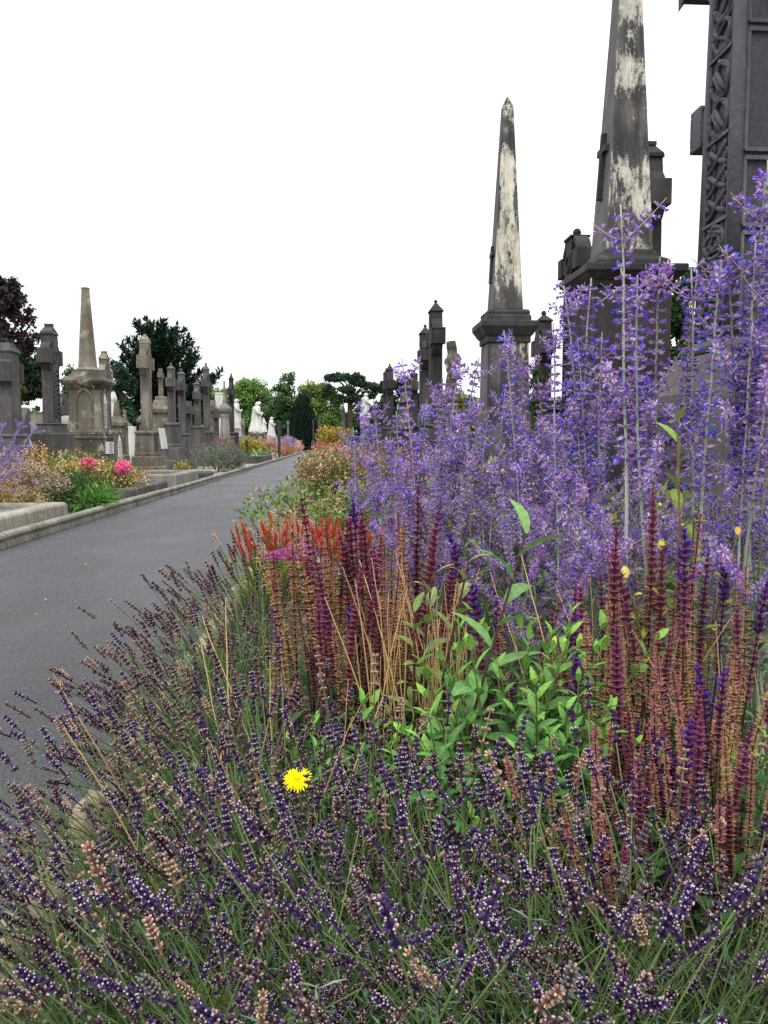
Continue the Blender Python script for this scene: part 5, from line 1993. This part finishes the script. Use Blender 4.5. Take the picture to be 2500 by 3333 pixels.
big_leaf_plant('tall plant with large drooping pointed green leaves left of the bushy green plant', .24, 1.72,
               [(1712, 1735, 1.68,  .18, .06, 12, S(84, 132, 66), S(120, 170, 98), .3, S(88, 60, 66))], 5)
big_leaf_plant('willow-like shoots with oval yellowish green leaves beside the straw stalks', .2, 1.9,
               [(1405, 1880, 1.85,   .10, .04, 11, S(108, 134, 70), S(132, 150, 92), .45, S(92, 62, 58)), (1525, 1830, 1.85,   .105, .042, 11, S(116, 142, 66), S(140, 152, 86), .4, S(92, 62, 58)), (1350, 1990, 1.85,   .085, .034, 9, S(96, 128, 66), S(120, 146, 70), .4, S(92, 62, 58))], 6)
big_leaf_plant('tall willow-like shoot with bright pointed leaves in front of the big cross plinth', 1.0, 2.1,
               [(2205, 1370, 2.0, .125, .036, 13, S(84, 116, 52), S(128, 164, 78), .35, S(150, 112, 66)), (2260, 1700, 2.0, .115, .034, 10, S(74, 104, 50), S(96, 132, 60), .3, S(120, 84, 60))], 7)
big_leaf_plant('weed with ragged leaves turning yellow, low under the sage wands', .98, 2.15,
               [(2150, 1790, 2.05, .06, .03, 9, S(88, 120, 58), S(206, 186, 70), .3, S(110, 120, 70)), (2400, 1740, 2.05, .06, .03, 9, S(96, 126, 60), S(214, 190, 70), .3, S(110, 120, 70)), (2040, 1880, 2.0, .06, .03, 9, S(88, 120, 58), S(196, 190, 80), .3, S(110, 120, 70))], 8)

# straw-coloured dead stalks
STRAW = []
r = random.Random(91)
for q in range(6):
    mb = MB()
    pts, d = bent(r.uniform(.5, .7), r.uniform(-.1, .3), 9, .10, r)
    mb.tube(pts, [.0018] * 5 + [.0016, .0014, .0012, .001, .0008], 4, jit(S(222, 186, 134), .12, r), cap=False)
    for k in range(5):
        p_, d_ = along(pts, r.uniform(.3, .98))
        mb.kite(p_, radial(d_, r.uniform(0, 6)) + d_, d_, r.uniform(.008, .02), .003, jit(S(190, 150, 100), .15, r))
    STRAW.append(mb.mesh('straw_stalk', PLANT, colors=True))


def straw(x, y, n, label, rx, ry, s0=1.0, seed=0, lean=.12):
    r = random.Random(200 + seed)
    t0 = thing('dead_stalks', label, 'dry plant', (x, y, .08))
    for i in range(n):
        a, q = r.uniform(0, 6.28), math.sqrt(r.random())
        m = M4.Translation((rx * q * math.cos(a), ry * q * math.sin(a), 0)) @ M4.Rotation(r.uniform(0, 6.28), 4, 'Z') @ M4.Rotation(abs(r.gauss(0, lean)), 4, 'Y') @ M4.Scale(s0 * r.uniform(.8, 1.2), 4)
        put(r.choice(STRAW), 'stalk', t0, m)


straw(.2, 2.0, 54, 'sheaf of straw-coloured dead stalks left of the willow-like shoots', .13, .16, 1.0, 1)
straw(.55, 2.0, 14, 'loose straw-coloured stalks behind the bushy green plant', .3, .2, 1.0, 2, .25)
straw(-.22, 1.7, 16, 'thin straw stalks leaning among the brown lavender', .2, .35, .95, 3, .3)
straw(.95, 2.0, 16, 'tangle of pale dead stalks at the right edge below the sage', .25, .25, .9, 4, .35)

# the yellow flower
p = at(968, 2535, 1.32)
t0 = thing('hawkweed_flower', 'single bright yellow dandelion-like flower among the lavender', 'yellow flower', (p.x, p.y, .08))
mb = MB()
hz = p.z - .08
mb.tube([(.02, .05, 0), (.015, .03, hz * .5), (.004, .006, hz * .9), (0, 0, hz - .004)], [.0016, .0016, .0015, .0018], 5, S(128, 142, 64), cap=False)
mb.build('stem', PLANT, t0, colors=True)
mb = MB()
r = random.Random(5)
fd = V((-.12, -.5, .86)).normalized()
for ringi, (nr, ll, upk) in enumerate(((26, .0235, .12), (22, .019, .4), (16, .013, .85), (10, .008, 1.6))):
    for j in range(nr):
        ra = radial(fd, j * 2 * PI / nr + ringi * .2 + r.uniform(-.05, .05))
        mb.leaf(V((0, 0, hz)) + ra * .002, ra + fd * upk, fd, ll * r.uniform(.88, 1.08), .0052, jit(S(250, 226, 12), .05, r), .35, 3, .1)
mb.ball((0, 0, hz + .004), .0075, .0075, .006, 8, 5, S(248, 214, 10))
mb.build('petals', PETAL, t0, colors=True)
mb = MB()
mb.ball((0, 0, hz - .003), .005, .005, .006, 8, 5, S(100, 118, 60))
mb.build('calyx', PLANT, t0, colors=True)

# weeds with broad leaves low in the lavender
for i, (x, y, lab, c) in enumerate([(-.12, 1.08, 'broad-leaved dock weed with reddened leaf edges low in the lavender', [S(110, 136, 54), S(128, 146, 60), S(176, 106, 80)]), (.06, 1.26, 'low green weed rosette below and right of the yellow flower', [S(96, 140, 56), S(84, 124, 58)]), (.26, 1.3, 'low leafy weed in the gap right of the buff lavender heads', [S(70, 112, 56), S(86, 128, 64)])]):
    r = random.Random(40 + i)
    t0 = thing('weed', lab, 'weed', (x, y, .08))
    for k in range(11):
        lf = MB()
        a = k * 2.4
        L = r.uniform(.08, .14)
        lf.leaf(V((.01 * math.cos(a), .01 * math.sin(a), .05 + .012 * k)), V((math.cos(a), math.sin(a), r.uniform(.5, 1.1))), UP, L, L * .36, jit(r.choice(c), .12, r), r.uniform(.7, 1.4), 7, .15, saw=.1)
        lf.build('leaf', PLANT, t0, colors=True, smooth=True)
# white feather-like scrap on the soil behind the kerb
mb = MB()
pf = at(165, 3180, 1.62)
mb.leaf(V((0, 0, 0)), V((.7, .6, .1)), UP, .06, .016, S(226, 224, 216), .4, 5, .2)
o = mb.build('feather', PETAL, colors=True, smooth=True)
o.location = (pf.x, pf.y, .10)
tag(o, 'small white feather lying behind the rope kerb at bottom left', 'feather')
# bare soil is littered with bits of dead leaf
mb = MB()
r = random.Random(77)
for i in range(1600):
    if i >= 1500:
        p = V((r.uniform(KL + .05, KR - .05) if i % 3 else KL + r.uniform(.01, .25), 2.5 + 26 * r.random() ** 1.5, .012))
    elif i < 800:
        p = V((r.uniform(-.56, 1.6), r.uniform(.7, 4), r.uniform(.085, .12)))
    else:
        p = V((KL - r.uniform(.13, .3), r.uniform(6, 50), .04 + r.uniform(0, .02)))
    s = r.uniform(.012, .04) if i < 800 or i >= 1500 else r.uniform(.03, .07)
    mb.kite(p, V((r.uniform(-1, 1), r.uniform(-1, 1), r.uniform(-.1, .3))), UP + rdir(r) * .5, s, s * .5, jit(r.choice([S(120, 78, 50), S(156, 104, 62), S(98, 72, 50), S(170, 130, 90)]), .2, r))
o = mb.build('dead_leaves', PLANT, colors=True)
o['kind'] = 'stuff'

# ---- red bistort
BIS = []
r = random.Random(101)
for q in range(8):
    fl = MB()
    L = r.uniform(.26, .36)
    pts, d = bent(L, r.uniform(.02, .4), 6, .03, r)
    fl.tube(pts, .0022, 4, jit(S(110, 120, 60), .15, r), cap=False)
    sp = r.uniform(.06, .10)
    base = r.choice([S(226, 92, 66), S(230, 112, 74), S(224, 84, 92), S(206, 100, 60), S(232, 104, 104), S(238, 200, 192)]) if q < 7 else S(236, 204, 200)
    for k in range(46):
        t = k / 46
        p_ = pts[-1] - d * sp * (1 - t)
        ra = radial(d, k * 2.4)
        w = .0078 * (1 - .6 * max(0, t - .7) / .3)
        fl.kite(p_, ra + d * .8, d, w * 1.5, w, jit(base, .2, r))
        fl.kite(p_, ra * .8 + d * .3, d, w * 1.2, w, jit(mixc(base, S(150, 60, 30), .3), .2, r))
    BIS.append(fl.mesh('bistort_spike', PETAL, colors=True))
BFOL = MB()
for i in range(170):
    an, rr = r.uniform(0, 6.28), .34 * math.sqrt(r.random())
    out = V((math.cos(an), math.sin(an), 0))
    BFOL.leaf(V((rr * math.cos(an), rr * math.sin(an), r.uniform(.02, .24))), out * r.uniform(.1, .9) + UP * r.uniform(.5, 1.2), UP, r.uniform(.09, .16), r.uniform(.02, .034), jit(r.choice([S(98, 138, 54), S(84, 126, 54), S(124, 152, 60)]), .16, r), r.uniform(.4, 1.2), 4, .15)
BFOL = BFOL.mesh('bistort_foliage', PLANT, colors=True)
for i, (x, y, n, lab) in enumerate([(-.3, 4.9, 100, 'red bistort clump leaning over the kerb, left end of the red drift'), (.0, 4.8, 96, 'red bistort clump with orange-red spikes in the middle of the red drift'), (.28, 4.9, 60, 'red bistort clump half hidden behind the tall salvia'), (-.1, 5.5, 60, 'red bistort clump at the back of the red drift, pinker spikes'), (.6, 5.5, 40, 'red bistort clump glimpsed through the salvia and sage')]):
    r = random.Random(110 + i)
    t0 = thing('bistort_plant', lab, 'bistort', (x, y, .08), 0, 'red bistort drift')
    put(BFOL, 'foliage', t0, M4.Rotation(i * 1.3, 4, 'Z'))
    for k in range(n):
        a, q = r.uniform(0, 6.28), math.sqrt(r.random())
        m = M4.Translation((.26 * q * math.cos(a), .26 * q * math.sin(a), .05)) @ M4.Rotation(a, 4, 'Z') @ M4.Rotation(.05 + .5 * q * r.random(), 4, 'Y') @ M4.Scale(r.uniform(1.0, 1.5), 4)
        put(r.choice(BIS), 'flower_spike', t0, m)

# ---- pink butterfly-bush bloom in front of the bistort
p = at(975, 1800, 3.9)
t0 = thing('buddleia', 'pink cone-shaped butterfly bush bloom with big grey-green leaves', 'butterfly bush', (p.x + .1, p.y, .08))
mb = MB()
e = at(865, 1812, 3.85) - V((p.x + .1, p.y, .08))
s = at(1000, 1795, 3.9) - V((p.x + .1, p.y, .08))
r = random.Random(8)
mb.tube([(0, 0, 0), s * .6 + V((.03, 0, 0)), s], [.006, .005, .004], 5, S(120, 130, 90), cap=False)
mb.build('stem', PLANT, t0, colors=True)
fl = MB()
dv = (e - s)
for i in range(900):
    t = r.random() ** .8
    w = .034 * (1 - t) ** .7 + .004
    d = rdir(r)
    pp = s + dv * t + d * w
    fl.kite(pp, d + rdir(r) * .6, rdir(r), .011, .010, jit(r.choice([S(196, 98, 178), S(214, 128, 196), S(170, 74, 150)]), .12, r))
fl.build('flower_cone', PETAL, t0, colors=True)
for k in range(9):
    lf = MB()
    a = r.uniform(-1.2, 1.6)
    lf.leaf(s * r.uniform(.5, .95), V((math.cos(a), r.uniform(-.8, .3), r.uniform(-.2, .6))), UP, r.uniform(.12, .18), .05, jit(S(136, 176, 116), .1, r), .9, 7, .15)
    lf.build('leaf', PLANT, t0, colors=True, smooth=True)


# ---- bushes further along both borders
def bush(name, label, X, Y, rx, ry, h, leafc, flc, nl, nf, ls, fs, seed, cat='bush', shape=.5, flz=.45, fl_name='flowers', blobn=1, wide=.5, z0=.05, clump=0):
    """a mound of leaves on hidden twigs, with flower heads toward the outside"""
    r = random.Random(seed)
    t0 = thing(name, label, cat, (X, Y, 0))
    tw = MB()
    for i in range(14):
        a = r.uniform(0, 6.28)
        tw.tube([(0, 0, 0), (rx * .4 * math.cos(a), ry * .4 * math.sin(a), h * .5), (rx * .8 * math.cos(a), ry * .8 * math.sin(a), h * r.uniform(.6, .95))], [.012, .008, .004], 4, S(96, 80, 60), cap=False)
    tw.build('twigs', TWIG, t0, colors=True)
    lumps = [(r.uniform(-.55, .55) * rx, r.uniform(-.55, .55) * ry, r.uniform(.35, .7) * h, r.uniform(.4, .62)) for _ in range(9)]
    lf = MB()

    def pt(outer):
        x, y, z, s = r.choice(lumps)
        d = rdir(r)
        q = r.uniform(.75, 1.02) if outer else r.uniform(.35, 1.0)
        p = V((x + d.x * rx * s * q, y + d.y * ry * s * q, z + d.z * h * s * q * .85))
        p.z = max(z0 + .02, p.z)
        return p, d
    for i in range(nl):
        p, d = pt(False)
        L = ls * r.uniform(.6, 1.3)
        lf.kite(p, d + rdir(r) * .9 + UP * .3, d + rdir(r) * .4, L, L * wide, jit(r.choice(leafc), .18, r), lift=L * .08)
    lf.build('foliage', PLANT, t0, colors=True)
    fl = MB()
    i = 0
    while i < nf:
        p, d = pt(True)
        if d.z < -.25:
            continue
        col = r.choice(flc)
        for k in range(clump or 1):
            q = p + (rdir(r) * fs * 1.4 if clump else V((0, 0, 0)))
            L = fs * r.uniform(.7, 1.3)
            fl.kite(q, rdir(r) + d * .5, d + rdir(r) * .6, L, L * .8, jit(col, .14, r))
            i += 1
    if nf:
        fl.build(fl_name, PETAL, t0, colors=True)
    return t0


G1 = [S(84, 116, 56), S(104, 136, 66), S(70, 98, 50)]
G2 = [S(52, 92, 46), S(66, 112, 54), S(40, 74, 40)]
TAN = [S(196, 160, 130), S(178, 138, 112), S(212, 182, 152), S(190, 150, 140)]
# right border, beyond the bistort
bush('geranium_mound', 'leafy green geranium mound with tan seed heads behind the red bistort', -.05, 7.2, .8, 1.1, .7, G1 + [S(122, 164, 84)] + [S(112, 150, 80)], TAN, 3600, 900, .05, .022, 1, clump=5)
bush('geranium_mound', 'green mound with buff seed heads, further right behind the bistort and salvia', .75, 7.4, .7, .9, .68, G1, TAN, 3000, 700, .05, .022, 2, clump=5)
bush('seedhead_plant', 'tan seed heads leaning over the path edge before the green mound', -.42, 6.5, .3, .4, .5, TAN + G1, TAN, 300, 700, .035, .022, 3, clump=4)
bush('dried_hydrangea', 'pinkish tan faded bush with green leaves, halfway down the right border', .0, 12.6, .75, 1.3, .84, [S(104, 122, 60), S(128, 130, 66), S(150, 124, 76), S(76, 104, 52)], TAN, 4200, 900, .06, .035, 4, clump=6)
bush('rose_bush', 'rust-leaved rose bush with a red bloom, right of the pinkish faded bush', 1.0, 11.2, .7, .9, .95, [S(104, 110, 50), S(150, 104, 56), S(168, 128, 62), S(72, 96, 46)], [S(206, 46, 66), S(196, 60, 60)], 3200, 120, .06, .05, 5, clump=14)
bush('faded_bush', 'pale pink faded bush overhanging the far right kerb', -.25, 19, .7, 1.6, .86, G1 + [S(150, 130, 84)], TAN + [S(214, 120, 120)], 3000, 900, .08, .05, 6, clump=6)
bush('rust_bush', 'orange-brown leafy bush low beside the sage and dark crosses', .9, 16.5, .9, 1.4, .9, [S(140, 106, 56), S(110, 110, 56), S(160, 120, 66)], [S(184, 120, 80), S(206, 60, 60)], 2200, 300, .08, .045, 7, clump=6)
bush('lilac_bush', 'hazy lilac flowering bush at the far end of the right border', .8, 26, .9, 2.2, 1.0, [S(130, 120, 110), S(140, 130, 100)], [S(170, 140, 176), S(190, 160, 186)], 1200, 2600, .1, .06, 8, clump=5)
bush('red_rose_bush', 'pink and coral flowering bush near the far end of the right kerb', -.1, 31, .8, 2.2, .98, TAN + G1, [S(220, 110, 104), S(226, 140, 126), S(212, 80, 90)], 1500, 1500, .1, .07, 9, clump=6)
bush('golden_bush', 'golden yellow-green bush where the path ends', .0, 88, 2.2, 2, 2.6, [S(150, 140, 60), S(176, 150, 66), S(196, 140, 60), S(130, 140, 66)], [], 1500, 0, .35, .2, 10)
bush('fern_plant', 'yellow-green leafy plants filling the border behind the dense sage', 1.5, 4.1, .55, .6, .75, [S(120, 142, 62), S(150, 150, 62), S(96, 124, 60)], [S(206, 186, 90)], 2200, 200, .06, .03, 11, clump=5)
bush('goldenrod_plant', 'greenish yellow goldenrod spires glimpsed behind the dense sage', .75, 4.2, .55, .5, .95, [S(130, 144, 70), S(112, 132, 66)], [S(196, 184, 80), S(176, 166, 80)], 1600, 900, .05, .02, 12, clump=6)
bush('green_mound', 'plain green leafy mound behind the left sage clump', .45, 5.0, .6, .6, .55, G1 + [S(130, 148, 70)], TAN, 2200, 100, .05, .02, 13, clump=5)
bush('sedum_bush', 'grey-green bush with pale heads in the middle of the right border', .9, 8.9, .6, .8, .75, G1 + [S(140, 140, 90)], TAN, 2200, 900, .05, .03, 14, clump=6)

# left border
bush('astilbe', 'mauve-beige faded astilbe bush at the left edge, behind the thick grave kerb', -5.0, 11.6, 1.35, .8, .84, [S(160, 136, 130), S(144, 128, 104), S(124, 128, 84)], [S(188, 158, 156), S(204, 176, 164), S(176, 146, 158), S(196, 166, 136)], 3000, 4600, .05, .028, 21, clump=7)
bush('dried_heather', 'tan-brown dry bush in front of the mauve one at the left edge', -4.3, 10.95, .65, .35, .5, [S(150, 124, 82), S(120, 116, 66)], [S(196, 160, 110), S(178, 138, 92), S(206, 176, 140)], 1600, 2600, .04, .022, 22, clump=6)
bush('conifer_shrub', 'dark green feathery low shrub between the dry bush and the rose bush', -4.05, 12.7, .78, 1.0, .62, G2 + [S(36, 70, 40)], [], 9000, 0, .06, .02, 23, wide=.16)
bush('fern_plant', 'bright green sharp-leaved plant spilling onto the left kerb', -3.6, 12.4, .36, 1.0, .34, [S(90, 138, 62), S(72, 116, 52), S(116, 160, 76)], [], 1500, 0, .12, .05, 24, wide=.22)
bush('rose_bush', 'rose bush with orange-tan spent blooms behind the dark green shrub', -4.3, 15.4, 1.35, 1.4, .82, [S(118, 138, 54), S(96, 124, 52), S(140, 146, 60)], [S(226, 186, 136), S(228, 196, 148), S(214, 156, 110), S(232, 204, 166)], 7000, 2600, .06, .04, 25, clump=7)
bush('rose_bush', 'small rust-orange rose bush at the foot of the gable-capped cross', -5.3, 14.8, .35, .35, .95, [S(130, 110, 56), S(110, 112, 56)], [S(222, 158, 120), S(208, 168, 124)], 700, 800, .06, .04, 26, clump=6)
for i, (px, py, lab) in enumerate([(290, 1512, 'round bright pink bloom in front of the column monument'), (400, 1522, 'biggest round pink bloom, right of the column monument base')]):
    Yb = 14.9
    q = at(px, py, Yb)
    t0 = thing('pink_bloom', lab, 'flower', (q.x, q.y, 0))
    mb = MB()
    mb.tube([(.1, .2, 0), (.04, .1, q.z * .6), (0, 0, q.z)], .012, 5, S(96, 110, 54), cap=False)
    mb.build('stem', PLANT, t0, colors=True)
    mb = MB()
    r = random.Random(60 + i)
    for k in range(700):
        d = rdir(r)
        mb.kite(V((0, 0, q.z)) + V((d.x * .12, d.y * .12, d.z * .10)) * r.uniform(.7, 1.0) * (1 + .22 * math.sin(d.x * 7 + i) * math.sin(d.z * 8 + d.y * 5)), d + rdir(r) * .8, d, .045, .045, jit(r.choice([S(244, 124, 168), S(238, 96, 146), S(248, 160, 190)]), .1, r))
    mb.build('flower_head', PETAL, t0, colors=True)
sage(-4.9, 10.9, [(70, 1370, 10.6, 1), (125, 1385, 10.6, 1), (20, 1375, 10.6, 1), (105, 1440, 10.6), (5, 1420, 10.6), (60, 1450, 10.6)],
     'purple sage sprigs at the left edge in front of the weathered cross', 31, 2, (.9, 1.1), .3, .4)
bush('lavender_mound', 'big grey-green lavender mound with dull purple heads beside the left kerb', -4.15, 29, 1.0, 1.5, .98, [S(120, 140, 110), S(98, 120, 88), S(134, 150, 124)], [S(120, 96, 120), S(134, 108, 130)], 4200, 1600, .13, .05, 31, wide=.18, cat='lavender')
bush('pink_flowers', 'slender pink-flowered plant at the foot of the pale pillar', -5.2, 40, .6, .8, 1.5, [S(120, 110, 90), S(110, 120, 84)], [S(206, 96, 150), S(190, 110, 150)], 700, 160, .12, .08, 32, clump=6)
bush('yellow_shrub', 'small yellowish seedling shrub by the pale grave slab', -4.3, 23.3, .25, .35, .62, [S(170, 150, 74), S(140, 140, 74)], [], 420, 0, .09, .04, 33)
bush('euphorbia', 'yellow-green and rusty bush behind the white flower bed', -5.6, 54, 1.6, 2.6, 1.2, [S(150, 148, 62), S(170, 138, 70), S(128, 140, 60)], [S(196, 150, 90)], 1800, 700, .2, .1, 34, clump=5)
bush('white_roses', 'low green bed of white roses left of the black post', -4.6, 47, .95, 2.4, .55, [S(98, 136, 50), S(84, 120, 50)], [S(240, 240, 224)], 1500, 230, .16, .12, 35, clump=5)
bush('pink_astilbe', 'pinkish beige feathery bush behind the black post', -4.5, 56, 1.1, 3, 1.2, [S(170, 140, 120), S(140, 130, 90)], [S(206, 164, 150), S(190, 140, 130)], 1200, 1600, .18, .09, 36, clump=6)
bush('lilac_bush', 'hazy lilac bush in the far left border before the dome-shaped yew', -4.7, 74, 1.4, 3, 1.5, [S(150, 130, 140), S(130, 134, 96)], [S(176, 140, 190), S(160, 126, 180)], 900, 1600, .2, .12, 37, clump=6)
bush('pale_bush', 'pale beige-pink bush last along the left kerb', -4.2, 82, .9, 4, 1.1, TAN, [S(206, 170, 156)], 900, 900, .2, .12, 38, clump=5)
bush('heuchera', 'small reddish clump at the kerb right of the post', -3.9, 62, .4, 1.6, .6, [S(160, 96, 70), S(130, 120, 60)], [S(200, 80, 70)], 500, 200, .14, .08, 39, clump=5)
bush('marigolds', 'low orange-red flower patch along the left kerb far beyond the post', -3.95, 70, .4, 2.5, .65, [S(120, 130, 56)], [S(220, 120, 60), S(210, 70, 60)], 500, 300, .16, .1, 40, clump=5)
